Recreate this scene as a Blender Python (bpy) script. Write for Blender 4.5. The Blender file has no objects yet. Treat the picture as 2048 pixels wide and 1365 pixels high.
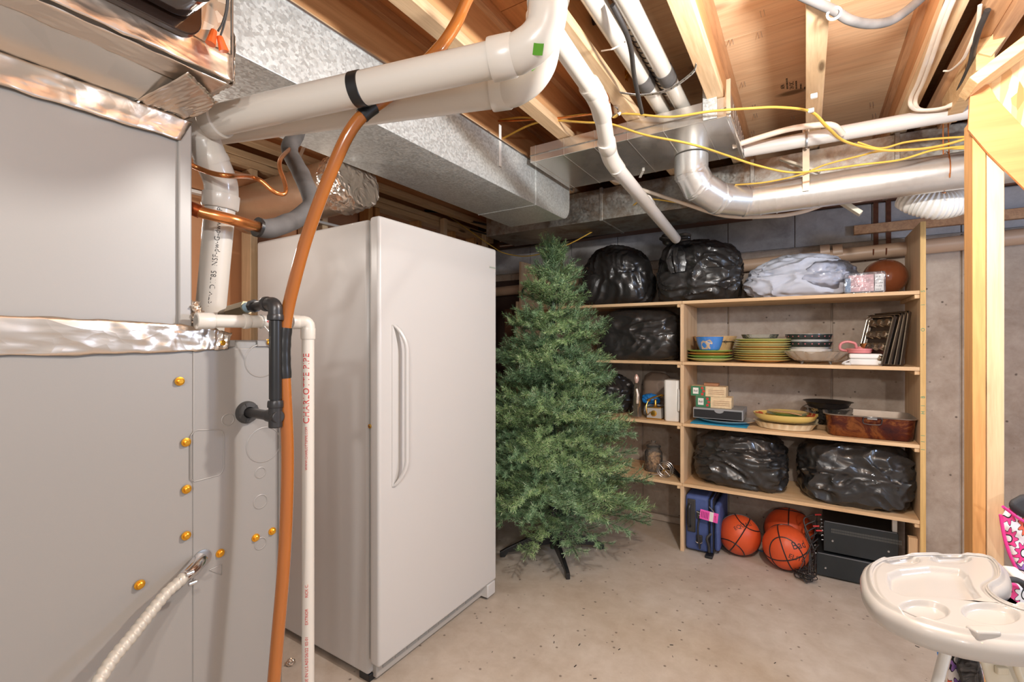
import bpy, bmesh, math, random
from mathutils import Vector, Matrix, noise
from math import sin, cos, pi, atan2, sqrt, radians as R
random.seed(7)
S = bpy.context.scene
COL = S.collection
# ---------------------------------------------------------------- camera, world, light, exposure
TH = R(32.29); FPX = 929.0; CH = 1.35
cd = bpy.data.cameras.new('camera'); cam = bpy.data.objects.new('camera', cd); COL.objects.link(cam)
cam.location = (0, 0, CH); cam.rotation_euler = (R(90), 0, TH)
cd.sensor_width = 36; cd.lens = FPX / 2048 * 36; cd.clip_start = 0.02; cd.clip_end = 60
S.camera = cam
w = bpy.data.worlds.new('room_ambient'); S.world = w; w.use_nodes = True
w.node_tree.nodes['Background'].inputs[0].default_value = (0.95, 0.96, 1.0, 1)
w.node_tree.nodes['Background'].inputs[1].default_value = 0.36
def lamp(name, loc, power, col, rad):
    l = bpy.data.lights.new(name, 'POINT'); l.energy = power; l.color = col; l.shadow_soft_size = rad
    o = bpy.data.objects.new(name, l); COL.objects.link(o); o.location = loc; return o
lamp('ceiling_bulb', (0.18, 1.15, 2.06), 52, (1.0, 0.97, 0.93), 0.04)
lamp('camera_flash', (0.0, -0.14, 1.80), 13, (1.0, 0.99, 0.98), 0.025)
lamp('rear_fill', (1.5, -2.3, 2.1), 88, (1.0, 0.97, 0.94), 0.08)  # added fill lamp, unseen behind the camera, lights the shelf fronts
lamp('doorway_light', (1.9, 1.75, 1.7), 38, (0.55, 0.70, 1.0), 0.15)  # point lamp standing in for bluish light from the doorway at right
lamp('corner_fill', (-1.9, 0.72, 1.78), 5, (1.0, 0.93, 0.85), 0.05)  # fill lamp added out of sight behind the coil cabinet to brighten the left wall
S.view_settings.view_transform = 'Standard'; S.view_settings.look = 'None'
S.view_settings.gamma = 1.0; S.view_settings.use_curve_mapping = False
S.view_settings.exposure = 0.54
# ---------------------------------------------------------------- pixel <-> world (real distances are given)
SN, CS = sin(TH), cos(TH)
def ray(u, v):
    r = (u - 1024) / FPX; return Vector((r * CS - SN, r * SN + CS, (682.5 - v) / FPX))
def W(u, v, t): return Vector((0, 0, CH)) + ray(u, v) * t
def WX(u, v, X): d = ray(u, v); return Vector((0, 0, CH)) + d * (X / d.x)
def WY(u, v, Y): d = ray(u, v); return Vector((0, 0, CH)) + d * (Y / d.y)
def WZ(u, v, Z): d = ray(u, v); return Vector((0, 0, CH)) + d * ((Z - CH) / d.z)
def dep(X, Y): return -X * SN + Y * CS
# ---------------------------------------------------------------- mesh builder
ORG = {}
def org(o): return ORG.get(o.name, Vector((0, 0, 0))) if o else Vector((0, 0, 0))
def smoothpath(pts, sub=8):
    pts = [Vector(p) for p in pts]
    if len(pts) < 3 or sub <= 1: return pts
    out = []
    P = [pts[0] * 2 - pts[1]] + pts + [pts[-1] * 2 - pts[-2]]
    for i in range(1, len(P) - 2):
        a, b, c, d = P[i - 1], P[i], P[i + 1], P[i + 2]
        for k in range(sub):
            t = k / sub
            out.append(0.5 * ((2 * b) + (c - a) * t + (2 * a - 5 * b + 4 * c - d) * t * t + (3 * b - a - 3 * c + d) * t ** 3))
    out.append(pts[-1]); return out
def arcpath(pts, rad, n=8):
    """polyline with circular-ish rounded corners"""
    pts = [Vector(p) for p in pts]; out = [pts[0]]
    for i in range(1, len(pts) - 1):
        p = pts[i]; a = (pts[i - 1] - p); b = (pts[i + 1] - p)
        rr = min(rad, a.length * .49, b.length * .49)
        A = p + a.normalized() * rr; B = p + b.normalized() * rr
        for k in range(n + 1):
            t = k / n; out.append(A * (1 - t) ** 2 + p * 2 * t * (1 - t) + B * t * t)
    out.append(pts[-1]); return out
class MB:
    def __init__(s): s.v = []; s.f = []
    def add(s, vs, fs):
        n = len(s.v); s.v += [Vector(x) for x in vs]; s.f += [tuple(i + n for i in f) for f in fs]; return s
    def box(s, x0, x1, y0, y1, z0, z1, M=None):
        vs = [Vector(p) for p in ((x0,y0,z0),(x1,y0,z0),(x1,y1,z0),(x0,y1,z0),(x0,y0,z1),(x1,y0,z1),(x1,y1,z1),(x0,y1,z1))]
        if M: vs = [M @ p for p in vs]
        return s.add(vs, [(0,3,2,1),(4,5,6,7),(0,1,5,4),(1,2,6,5),(2,3,7,6),(3,0,4,7)])
    def beam(s, a, b, w, h, up=(0, 0, 1)):
        a = Vector(a); b = Vector(b); d = (b - a); L = d.length; d.normalize(); up = Vector(up)
        sd = d.cross(up).normalized(); up = sd.cross(d)
        M = Matrix(((sd.x, d.x, up.x, a.x), (sd.y, d.y, up.y, a.y), (sd.z, d.z, up.z, a.z), (0, 0, 0, 1)))
        return s.box(-w / 2, w / 2, 0, L, -h / 2, h / 2, M)
    def tube(s, path, r, n=16, caps=True, rf=None, flat=None):
        path = [Vector(p) for p in path]; m = len(path); rings = []; base = len(s.v)
        T = []
        for i in range(m):
            d = path[min(i + 1, m - 1)] - path[max(i - 1, 0)]
            T.append(d.normalized() if d.length > 1e-9 else Vector((0, 0, 1)))
        t = T[0]; ref = Vector((0, 0, 1)) if abs(t.z) < .9 else Vector((1, 0, 0))
        U = t.cross(ref).normalized(); L = 0
        for i in range(m):
            if i:
                L += (path[i] - path[i - 1]).length
                U = (U - T[i] * U.dot(T[i])).normalized()
            Vv = T[i].cross(U)
            rr = r[i] if isinstance(r, (list, tuple)) else r
            for k in range(n):
                a = 2 * pi * k / n; q = rf(L, a, rr) if rf else rr
                ca, sa = cos(a), sin(a)
                if flat: sa *= flat
                s.v.append(path[i] + (U * ca + Vv * sa) * q)
        for i in range(m - 1):
            for k in range(n):
                a = base + i * n + k; b = base + i * n + (k + 1) % n
                s.f.append((a, b, b + n, a + n))
        if caps:
            s.f.append(tuple(base + k for k in reversed(range(n)))); s.f.append(tuple(base + (m - 1) * n + k for k in range(n)))
        return s
    def cyl(s, a, b, r, n=24, caps=True): return s.tube([a, b], r, n, caps)
    def hollow(s, a, b, ro, ri, n=28):
        a = Vector(a); b = Vector(b); d = (b - a).normalized()
        return s.lathe([(ri, 0), (ro, 0), (ro, (b - a).length), (ri, (b - a).length), (ri, 0)], a, n, d)
    def lathe(s, prof, c=(0, 0, 0), n=32, ax=(0, 0, 1), sx=1, sy=1, wav=None):
        c = Vector(c); ax = Vector(ax).normalized(); q = Vector((0, 0, 1)).rotation_difference(ax); base = len(s.v)
        for (r, z) in prof:
            for k in range(n):
                a = 2 * pi * k / n; rr = r * (wav(a, r, z) if wav else 1)
                s.v.append(c + q @ Vector((rr * cos(a) * sx, rr * sin(a) * sy, z)))
        for i in range(len(prof) - 1):
            for k in range(n):
                a = base + i * n + k; b = base + i * n + (k + 1) % n
                s.f.append((a, b, b + n, a + n))
        if prof[0][0] > 1e-6 and prof[0] != prof[-1]: s.f.append(tuple(base + k for k in reversed(range(n))))
        if prof[-1][0] > 1e-6 and prof[0] != prof[-1]: s.f.append(tuple(base + (len(prof) - 1) * n + k for k in range(n)))
        return s
    def prism(s, pts, off):
        """polygon pts (3D) extruded by vector off"""
        pts = [Vector(p) for p in pts]; off = Vector(off); n = len(pts)
        return s.add(pts + [p + off for p in pts], [tuple(reversed(range(n))), tuple(range(n, 2 * n))] + [(i, (i + 1) % n, n + (i + 1) % n, n + i) for i in range(n)])
    def build(s, name, m, parent=None, smooth=None, bev=0, local=False, seg=2, sub=0, auto=40):
        o0 = Vector((0, 0, 0)) if local else org(parent)
        me = bpy.data.meshes.new(name)
        me.from_pydata([v - o0 for v in s.v], [], s.f); me.validate()
        o = bpy.data.objects.new(name, me); COL.objects.link(o)
        ORG[o.name] = o0.copy()
        bm = bmesh.new(); bm.from_mesh(me)
        bmesh.ops.remove_doubles(bm, verts=bm.verts, dist=1e-6)
        bmesh.ops.recalc_face_normals(bm, faces=bm.faces)
        bm.to_mesh(me); bm.free()
        if parent: o.parent = parent
        for mm in (m if isinstance(m, (list, tuple)) else [m]): me.materials.append(mm)
        if bev:
            md = o.modifiers.new('bevel', 'BEVEL'); md.width = bev; md.segments = seg; md.limit_method = 'ANGLE'; md.angle_limit = R(35)
        if sub:
            md = o.modifiers.new('sub', 'SUBSURF'); md.levels = sub; md.render_levels = sub
        if smooth is None: smooth = True
        if smooth:
            me.polygons.foreach_set('use_smooth', [True] * len(me.polygons))
            try: me.set_sharp_from_angle(angle=R(auto))
            except Exception: pass
        return o
def tag(o, label=None, cat=None, group=None, kind=None):
    if label: o['label'] = label
    if cat: o['category'] = cat
    if group: o['group'] = group
    if kind: o['kind'] = kind
    return o
def thing(name, loc, label, cat, group=None, rz=0):
    o = bpy.data.objects.new(name, None); COL.objects.link(o); o.location = loc; o.rotation_euler = (0, 0, rz)
    o.empty_display_size = .05; ORG[o.name] = Vector(loc); return tag(o, label, cat, group)
def struct(o): o['kind'] = 'structure'; return o
def shell(name, loc=(0, 0, 0)):
    o = bpy.data.objects.new(name, None); COL.objects.link(o); o.location = loc; ORG[o.name] = Vector(loc); o['kind'] = 'structure'; return o
def copy_tree(o, parent=None):
    c = o.copy(); COL.objects.link(c)
    if parent: c.parent = parent
    for ch in o.children: copy_tree(ch, c)
    return c
def text_mb(txt, size, depth=.0004, align='LEFT', spacing=1.0):
    cu = bpy.data.curves.new('txt', 'FONT'); cu.body = txt; cu.size = size; cu.extrude = depth; cu.align_x = align; cu.align_y = 'CENTER'
    cu.space_character = spacing; cu.resolution_u = 3
    o = bpy.data.objects.new('txt', cu); COL.objects.link(o)
    dg = bpy.context.evaluated_depsgraph_get(); dg.update()
    me = o.evaluated_get(dg).to_mesh()
    vs = [v.co.copy() for v in me.vertices]; fs = [tuple(p.vertices) for p in me.polygons]
    o.evaluated_get(dg).to_mesh_clear(); bpy.data.objects.remove(o); bpy.data.curves.remove(cu)
    m = MB(); m.add(vs, fs); return m
def text_on(name, txt, size, P, ex, ey, mat_, parent, align='LEFT', spacing=1.0, wrap=None, depth=.0004):
    """lettering starting at P, reading along ex, up along ey"""
    m = text_mb(txt, size, depth, align, spacing); ex = Vector(ex).normalized(); ey = Vector(ey).normalized(); ez = ex.cross(ey)
    P = Vector(P); m.v = [(wrap(v) if wrap else P + ex * v.x + ey * v.y + ez * v.z) for v in m.v]
    return m.build(name, mat_, parent, smooth=False)
# ---------------------------------------------------------------- materials
def nd(nt, typ, **kw):
    n = nt.nodes.new(typ)
    for k, v in kw.items():
        if k.startswith('i_'):
            key = k[2:]; n.inputs[int(key) if key.isdigit() else key].default_value = v
        else: setattr(n, k, v)
    return n
def base_mat(name):
    m = bpy.data.materials.new(name); m.use_nodes = True; nt = m.node_tree; b = nt.nodes['Principled BSDF']; return m, nt, b
def rgb(c): return (c[0], c[1], c[2], 1)
def s2l(r, g, b):
    f = lambda x: (x / 255 / 12.92) if x / 255 < .04045 else ((x / 255 + .055) / 1.055) ** 2.4
    return (f(r), f(g), f(b))
def ramp(nt, fac, stops):
    n = nt.nodes.new('ShaderNodeValToRGB'); e = n.color_ramp.elements
    while len(e) > 1: e.remove(e[-1])
    e[0].position = stops[0][0]; e[0].color = rgb(stops[0][1])
    for p, c in stops[1:]: x = e.new(p); x.color = rgb(c)
    nt.links.new(fac, n.inputs[0]); return n.outputs[0]
def coords(nt, scale=(1, 1, 1), rnd=True):
    tc = nt.nodes.new('ShaderNodeTexCoord'); mp = nt.nodes.new('ShaderNodeMapping'); mp.inputs['Scale'].default_value = scale
    if rnd:
        oi = nt.nodes.new('ShaderNodeObjectInfo'); ml = nd(nt, 'ShaderNodeMath', operation='MULTIPLY'); ml.inputs[1].default_value = 37.0
        nt.links.new(oi.outputs['Random'], ml.inputs[0])
        cb = nt.nodes.new('ShaderNodeCombineXYZ'); nt.links.new(ml.outputs[0], cb.inputs[0]); nt.links.new(ml.outputs[0], cb.inputs[1])
        ad = nd(nt, 'ShaderNodeVectorMath', operation='ADD'); nt.links.new(tc.outputs['Object'], ad.inputs[0]); nt.links.new(cb.outputs[0], ad.inputs[1])
        nt.links.new(ad.outputs[0], mp.inputs[0])
    else: nt.links.new(tc.outputs['Object'], mp.inputs[0])
    return mp.outputs[0]
def noise_n(nt, vec, scale, detail=4, rough=.5, dist=0):
    n = nd(nt, 'ShaderNodeTexNoise'); n.inputs['Scale'].default_value = scale; n.inputs['Detail'].default_value = detail
    n.inputs['Roughness'].default_value = rough; n.inputs['Distortion'].default_value = dist
    nt.links.new(vec, n.inputs['Vector']); return n.outputs[0]
def bump(nt, b, h, strength=.3, dist=.002, prev=None):
    n = nt.nodes.new('ShaderNodeBump'); n.inputs['Strength'].default_value = strength; n.inputs['Distance'].default_value = dist
    nt.links.new(h, n.inputs['Height'])
    if prev: nt.links.new(prev, n.inputs['Normal'])
    nt.links.new(n.outputs[0], b.inputs['Normal']); return n.outputs[0]
def mix(nt, fac, a, b_, mode='MIX'):
    n = nt.nodes.new('ShaderNodeMix'); n.data_type = 'RGBA'; n.blend_type = mode
    for sock, val in ((n.inputs[0], fac), (n.inputs[6], a), (n.inputs[7], b_)):
        if isinstance(val, (int, float)): sock.default_value = val
        elif isinstance(val, tuple): sock.default_value = rgb(val)
        else: nt.links.new(val, sock)
    return n.outputs[2]
def plain(name, c, rough=.5, metal=0, var=.08, nscale=6, bmp=0, bscale=200, coat=0, spec=None, trans=0, ior=1.45):
    if name in bpy.data.materials: return bpy.data.materials[name]
    m, nt, b = base_mat(name)
    v = coords(nt); n = noise_n(nt, v, nscale, 3)
    c2 = tuple(x * (1 - var) for x in c); c3 = tuple(min(1, x * (1 + var)) for x in c)
    nt.links.new(ramp(nt, n, [(.3, c2), (.7, c3)]), b.inputs['Base Color'])
    b.inputs['Roughness'].default_value = rough; b.inputs['Metallic'].default_value = metal
    if coat: b.inputs['Coat Weight'].default_value = coat
    if spec is not None: b.inputs['Specular IOR Level'].default_value = spec
    if trans: b.inputs['Transmission Weight'].default_value = trans; b.inputs['IOR'].default_value = ior
    if bmp: bump(nt, b, noise_n(nt, v, bscale, 2), bmp, .001)
    return m
def wood(name, lo, hi, axis='Y', fine=1.0, knots=True, rough=.6, ply=False):
    m, nt, b = base_mat(name)
    k = {'X': (.9, 14, 14), 'Y': (14, .9, 14), 'Z': (14, 14, .9)}[axis]
    v = coords(nt, tuple(x * fine for x in k))
    n = noise_n(nt, v, 1.2, 5, .6, 1.2); n2 = noise_n(nt, v, 7, 3, .6, .3)
    mid = tuple((a + c) / 2 for a, c in zip(lo, hi))
    col = ramp(nt, n, [(.25, lo), (.5, mid), (.75, hi)])
    col = mix(nt, .22, col, ramp(nt, n2, [(.35, tuple(x * .6 for x in lo)), (.6, hi)]))
    if knots:
        kk = {'X': (2.2, 9, 9), 'Y': (9, 2.2, 9), 'Z': (9, 9, 2.2)}[axis]
        if ply: kk = {'X': (1.6, 4, 4), 'Y': (4, 1.6, 4), 'Z': (4, 4, 1.6)}[axis]
        vk = coords(nt, kk); vo = nd(nt, 'ShaderNodeTexVoronoi'); vo.inputs['Scale'].default_value = 1.0; nt.links.new(vk, vo.inputs['Vector'])
        kc = ramp(nt, vo.outputs['Distance'], [(.07, (1, 1, 1)), (.13, (0, 0, 0))])
        col = mix(nt, kc, col, tuple(x * .35 for x in lo))
    nt.links.new(col, b.inputs['Base Color']); b.inputs['Roughness'].default_value = rough
    bump(nt, b, n2, .15, .001)
    return m
def galv(name, c=(.55, .57, .58), rough=.38, scale=70, metal=.85, contrast=.22, dirt=0, rv=.12, bs=.35):
    m, nt, b = base_mat(name)
    v = coords(nt); vo = nd(nt, 'ShaderNodeTexVoronoi'); vo.inputs['Scale'].default_value = scale; nt.links.new(v, vo.inputs['Vector'])
    g = nt.nodes.new('ShaderNodeRGBToBW'); nt.links.new(vo.outputs['Color'], g.inputs[0])
    col = ramp(nt, g.outputs[0], [(.2, tuple(x * (1 - contrast) for x in c)), (.8, tuple(min(1, x * (1 + contrast)) for x in c))])
    if dirt:
        n = noise_n(nt, v, 5, 5, .7, .5); col = mix(nt, ramp(nt, n, [(.42, (0, 0, 0)), (.62, (dirt,) * 3)]), col, s2l(120, 95, 70))
    nt.links.new(col, b.inputs['Base Color']); b.inputs['Metallic'].default_value = metal
    rr = nd(nt, 'ShaderNodeMapRange'); rr.inputs[3].default_value = rough - rv; rr.inputs[4].default_value = rough + rv
    nt.links.new(g.outputs[0], rr.inputs[0]); nt.links.new(rr.outputs[0], b.inputs['Roughness'])
    bump(nt, b, noise_n(nt, v, 3, 2), bs, .004)
    return m
def crumple(name, c, rough, metal=0, scale=9, strength=.8, dist=.02, trans=0, coat=0, alpha=None):
    m, nt, b = base_mat(name); v = coords(nt)
    nz = nd(nt, 'ShaderNodeTexNoise'); nz.inputs['Scale'].default_value = scale * .5; nt.links.new(v, nz.inputs['Vector'])
    mx = nd(nt, 'ShaderNodeVectorMath', operation='MULTIPLY_ADD'); mx.inputs[1].default_value = (.35,) * 3
    nt.links.new(nz.outputs['Color'], mx.inputs[0]); nt.links.new(v, mx.inputs[2])
    h = None
    for i, sc in enumerate((scale, scale * 2.3)):
        vo = nd(nt, 'ShaderNodeTexVoronoi', feature='F1'); vo.inputs['Scale'].default_value = sc; nt.links.new(mx.outputs[0], vo.inputs['Vector'])
        ml = nd(nt, 'ShaderNodeMath', operation='MULTIPLY'); ml.inputs[1].default_value = 1.0 if i == 0 else .35; nt.links.new(vo.outputs['Distance'], ml.inputs[0])
        if h is None: h = ml.outputs[0]
        else:
            ad = nd(nt, 'ShaderNodeMath', operation='ADD'); nt.links.new(h, ad.inputs[0]); nt.links.new(ml.outputs[0], ad.inputs[1]); h = ad.outputs[0]
    b.inputs['Base Color'].default_value = rgb(c); b.inputs['Roughness'].default_value = rough; b.inputs['Metallic'].default_value = metal
    if coat: b.inputs['Coat Weight'].default_value = coat
    if alpha is not None: b.inputs['Alpha'].default_value = alpha
    bump(nt, b, h, strength, dist); return m
def glassy(name, c=(1, 1, 1), rough=.03, tint=.12):
    """thin clear plastic or glass: mostly see-through with glossy highlights"""
    m, nt, b = base_mat(name); nt.nodes.remove(b); out = nt.nodes['Material Output']
    tr = nt.nodes.new('ShaderNodeBsdfTransparent'); tr.inputs[0].default_value = rgb(c)
    gl = nt.nodes.new('ShaderNodeBsdfGlossy'); gl.inputs['Roughness'].default_value = rough
    df = nt.nodes.new('ShaderNodeBsdfDiffuse'); df.inputs[0].default_value = rgb(tuple(min(1, x * .9) for x in c))
    fr = nt.nodes.new('ShaderNodeFresnel'); fr.inputs[0].default_value = 1.45
    m1 = nt.nodes.new('ShaderNodeMixShader'); m1.inputs[0].default_value = tint; nt.links.new(tr.outputs[0], m1.inputs[1]); nt.links.new(df.outputs[0], m1.inputs[2])
    m2 = nt.nodes.new('ShaderNodeMixShader'); nt.links.new(fr.outputs[0], m2.inputs[0]); nt.links.new(m1.outputs[0], m2.inputs[1]); nt.links.new(gl.outputs[0], m2.inputs[2])
    nt.links.new(m2.outputs[0], out.inputs[0])
    bp = nt.nodes.new('ShaderNodeBump'); bp.inputs['Strength'].default_value = .8; bp.inputs['Distance'].default_value = .006
    v = coords(nt); nt.links.new(noise_n(nt, v, 28, 3, .6, .8), bp.inputs['Height'])
    nt.links.new(bp.outputs[0], gl.inputs['Normal']); nt.links.new(bp.outputs[0], fr.inputs['Normal'])
    return m
M = {}
M['pine'] = wood('pine', s2l(204, 164, 120), s2l(238, 208, 168), 'Y')
M['pineX'] = wood('pine_x', s2l(200, 154, 100), s2l(240, 205, 155), 'X')
M['pineZ'] = wood('pine_z', s2l(210, 174, 132), s2l(236, 208, 170), 'Z')
M['pineZo'] = wood('orange_pine_z', s2l(196, 138, 80), s2l(228, 176, 112), 'Z')
M['pineR'] = wood('weathered_pine', s2l(172, 124, 88), s2l(220, 174, 130), 'Y')
M['darkwoodX'] = wood('dark_board', s2l(88, 56, 40), s2l(132, 88, 62), 'X')
M['ply'] = wood('plywood_subfloor', s2l(226, 184, 142), s2l(246, 216, 178), 'X', .7, True, ply=True)
M['plyO'] = wood('plywood_orange', s2l(198, 128, 76), s2l(228, 166, 110), 'Y', .5, True, ply=True)
M['web'] = wood('joist_web', s2l(204, 146, 96), s2l(232, 182, 130), 'Y', .5, False)
M['shelf'] = wood('shelf_plywood', s2l(206, 160, 112), s2l(240, 206, 162), 'X', .6, False)
M['shelfZ'] = wood('shelf_side_plywood', s2l(208, 166, 122), s2l(240, 210, 172), 'Z', .6, False)
M['edgeY'] = wood('painted_yellow_edge', s2l(204, 160, 92), s2l(228, 190, 126), 'Z', 1, False)
M['galv'] = galv('galvanized_trunk', s2l(205, 209, 208), .42, 130, .5, .13)
M['galvd'] = galv('dull_galvanized', s2l(170, 170, 165), .45, 90, .8, .12, dirt=.8)
M['shiny'] = galv('bright_sheet_metal', s2l(222, 216, 208), .24, 25, .85, .02, rv=.03, bs=.5)
M['round'] = galv('round_duct_metal', s2l(226, 226, 224), .30, 60, .8, .02, rv=.02, bs=.15)
M['bronze'] = galv('dull_round_duct', s2l(186, 166, 146), .3, 40, .85, .02, rv=.02, bs=.2)
M['foil'] = crumple('foil_tape', s2l(222, 208, 194), .25, .92, 15, .6, .012)
M['foilflat'] = crumple('smooth_foil_tape', s2l(222, 206, 190), .28, .92, 9, .4, .010)
M['steel'] = plain('steel', s2l(190, 190, 190), .3, .95, .05)
M['chrome'] = plain('chrome', s2l(220, 220, 222), .12, 1, .03)
M['pvc'] = plain('white_pvc', s2l(206, 199, 189), .28, 0, .02, 3, coat=.3)
M['pvc2'] = plain('grey_white_pvc', s2l(206, 200, 194), .35, 0, .03, 3)
M['pvcb'] = plain('beige_pipe', s2l(190, 160, 135), .4, 0, .06, 3)
M['copper'] = plain('copper', s2l(214, 140, 84), .25, .9, .3, 22)
M['brass'] = plain('brass', s2l(214, 168, 80), .25, .9, .1)
M['gold'] = plain('gold_screw', s2l(224, 160, 50), .3, .8, .1)
M['blackiron'] = plain('black_iron_pipe', s2l(62, 60, 60), .35, .5, .15, 30, .2, 150)
M['blackrub'] = plain('black_rubber', s2l(60, 58, 57), .6, 0, .12, 15, .3, 90)
M['greyfoam'] = plain('foam_insulation', s2l(92, 88, 86), .75, 0, .25, 18, .3, 60)
M['tape'] = plain('black_vinyl_tape', s2l(34, 33, 33), .3, 0, .1, 20)
M['blackpl'] = plain('black_plastic', s2l(36, 36, 38), .35, 0, .1)
M['blackgl'] = plain('black_gloss', s2l(52, 38, 32), .12, .2, .1, coat=.6)
M['furn'] = plain('furnace_grey_paint', s2l(147, 142, 137), .42, .1, .015, 2, .04, 300)
M['furn2'] = plain('furnace_panel_paint', s2l(158, 153, 148), .4, .1, .015, 2, .04, 300)
M['frz'] = plain('freezer_white', s2l(208, 205, 202), .34, 0, .008, 2, .06, 420, coat=.15)
M['frzdk'] = plain('gasket_grey', s2l(168, 166, 162), .6)
M['white'] = plain('white_plastic', s2l(235, 232, 226), .35)
M['cream'] = plain('cream_plastic', s2l(182, 177, 171), .28, 0, .01, coat=.3)
M['cream2'] = plain('beige_plastic', s2l(212, 202, 180), .4)
M['yel'] = plain('yellow_cable', s2l(228, 186, 84), .42, 0, .06, 20)
M['wht'] = plain('white_cable', s2l(225, 208, 190), .45, 0, .05, 20)
M['blkc'] = plain('black_cable', s2l(48, 45, 44), .5, 0, .2, 30)
M['redtxt'] = plain('red_ink', s2l(196, 40, 40), .5)
M['blktxt'] = plain('black_ink', s2l(50, 46, 44), .6)
M['wirenut'] = plain('orange_wire_nut', s2l(226, 100, 40), .4)
M['green_st'] = plain('green_sticker', s2l(84, 150, 40), .4)
M['bag'] = crumple('black_bag_plastic', s2l(44, 42, 41), .30, 0, 5.5, .55, .03, coat=.35)
M['clear'] = glassy('clear_plastic', (.95, .96, 1), .08, .10)
M['glass'] = glassy('clear_glass', (.96, .97, .95), .02, .08)
M['quilt'] = plain('grey_white_quilt', s2l(198, 202, 214), .8, 0, .05, 4, .4, 25)
M['brown'] = plain('brown_glaze', s2l(126, 68, 40), .16, 0, .12, 4, coat=.6)
M['concf'] = None
# ---------------------------------------------------------------- special materials
def concrete(name, base, dark, light, pits=True, seed=0, sc=1.0, sheen=None):
    m, nt, b = base_mat(name); v = coords(nt, (1, 1, 1), rnd=False)
    n = noise_n(nt, v, 1.3 * sc, 7, .62, .6); n2 = noise_n(nt, v, 11 * sc, 5, .7, .3)
    col = ramp(nt, n, [(.3, dark), (.5, base), (.72, light)])
    col = mix(nt, .35, col, ramp(nt, n2, [(.3, dark), (.65, light)]), 'MIX')
    if pits:
        vo = nd(nt, 'ShaderNodeTexVoronoi'); vo.inputs['Scale'].default_value = 16 * sc; nt.links.new(v, vo.inputs['Vector'])
        pc = ramp(nt, vo.outputs['Distance'], [(.05, (1, 1, 1)), (.12, (0, 0, 0))])
        col = mix(nt, pc, col, tuple(x * .5 for x in dark))
    nt.links.new(col, b.inputs['Base Color']); b.inputs['Roughness'].default_value = .75 if sheen is None else sheen
    bump(nt, b, n2, .25, .004); return m
M['concf'] = concrete('floor_concrete', s2l(198, 184, 168), s2l(172, 154, 136), s2l(212, 202, 190), True, 0, 1.0, .5)
M['concw'] = concrete('wall_concrete', s2l(172, 152, 134), s2l(132, 112, 96), s2l(196, 182, 168), True)
M['concb'] = concrete('block_concrete', s2l(166, 162, 160), s2l(126, 122, 120), s2l(200, 198, 198), False)
def osb_mat():
    m, nt, b = base_mat('strand_board'); v = coords(nt, (60, 60, 14))
    vo = nd(nt, 'ShaderNodeTexVoronoi'); vo.inputs['Scale'].default_value = 1; nt.links.new(v, vo.inputs['Vector'])
    g = nt.nodes.new('ShaderNodeRGBToBW'); nt.links.new(vo.outputs['Color'], g.inputs[0])
    nt.links.new(ramp(nt, g.outputs[0], [(.1, s2l(190, 130, 76)), (.4, s2l(232, 186, 126)), (.7, s2l(244, 214, 166)), (.95, s2l(206, 120, 72))]), b.inputs['Base Color'])
    b.inputs['Roughness'].default_value = .6; bump(nt, b, g.outputs[0], .4, .003); return m
M['osb'] = osb_mat()
JB = 2.32      # underside of joists
SF = 2.56      # underside of subfloor
YW = 3.56      # foundation wall face
# ---------------------------------------------------------------- floor
o = MB().box(-4.2, 3.2, -3.0, 5.2, -.06, 0).build('floor', M['concf'], smooth=False); struct(o)
# ---------------------------------------------------------------- foundation wall in form panels
wl = shell('wall_back', (0, YW, 0))
x = -2.86
for k in range(10):
    MB().box(x + .004, x + .596, YW, YW + .18, 0, 1.955).build('concrete_panel', M['concw'], wl, bev=.006, smooth=False)
    x += .6
MB().box(-2.9, 3.2, YW + .012, YW + .2, 0, 2.19).build('concrete_core', M['concw'], wl, smooth=False)
x = -2.86
for k in range(15):
    MB().box(x + .002, x + .398, YW - .004, YW + .18, 1.962, 2.185).build('concrete_block', M['concb'], wl, bev=.004, smooth=False)
    x += .4
MB().box(-2.9, 3.2, YW - .03, YW + .16, 2.19, 2.228).build('sill_plate', M['darkwoodX'], wl, bev=.002)
MB().box(-2.9, 3.2, YW - .01, YW + .16, 2.232, 2.268).build('sill_plate', M['darkwoodX'], wl, bev=.002)
MB().box(-2.9, 3.2, YW + .02, YW + .06, 2.27, SF).build('rim_board', M['darkwoodX'], wl, bev=.002)
MB().box(.25, 1.6, YW - .05, YW - .012, 2.00, 2.055).build('ledger_board', M['pineR'], wl, bev=.002)
for xx in (-1.75, .36, .42):
    m = MB().box(xx - .012, xx + .012, YW - .008, YW - .004, 1.86, 2.19)
    m.build('anchor_strap', plain('rusty_strap', s2l(110, 66, 44), .7, .4, .3, 30), wl)
# small ledge (footing) at wall foot
MB().box(-2.9, 3.2, YW - .03, YW, 0, .05).build('footing_ledge', M['concw'], wl, bev=.01)
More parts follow.
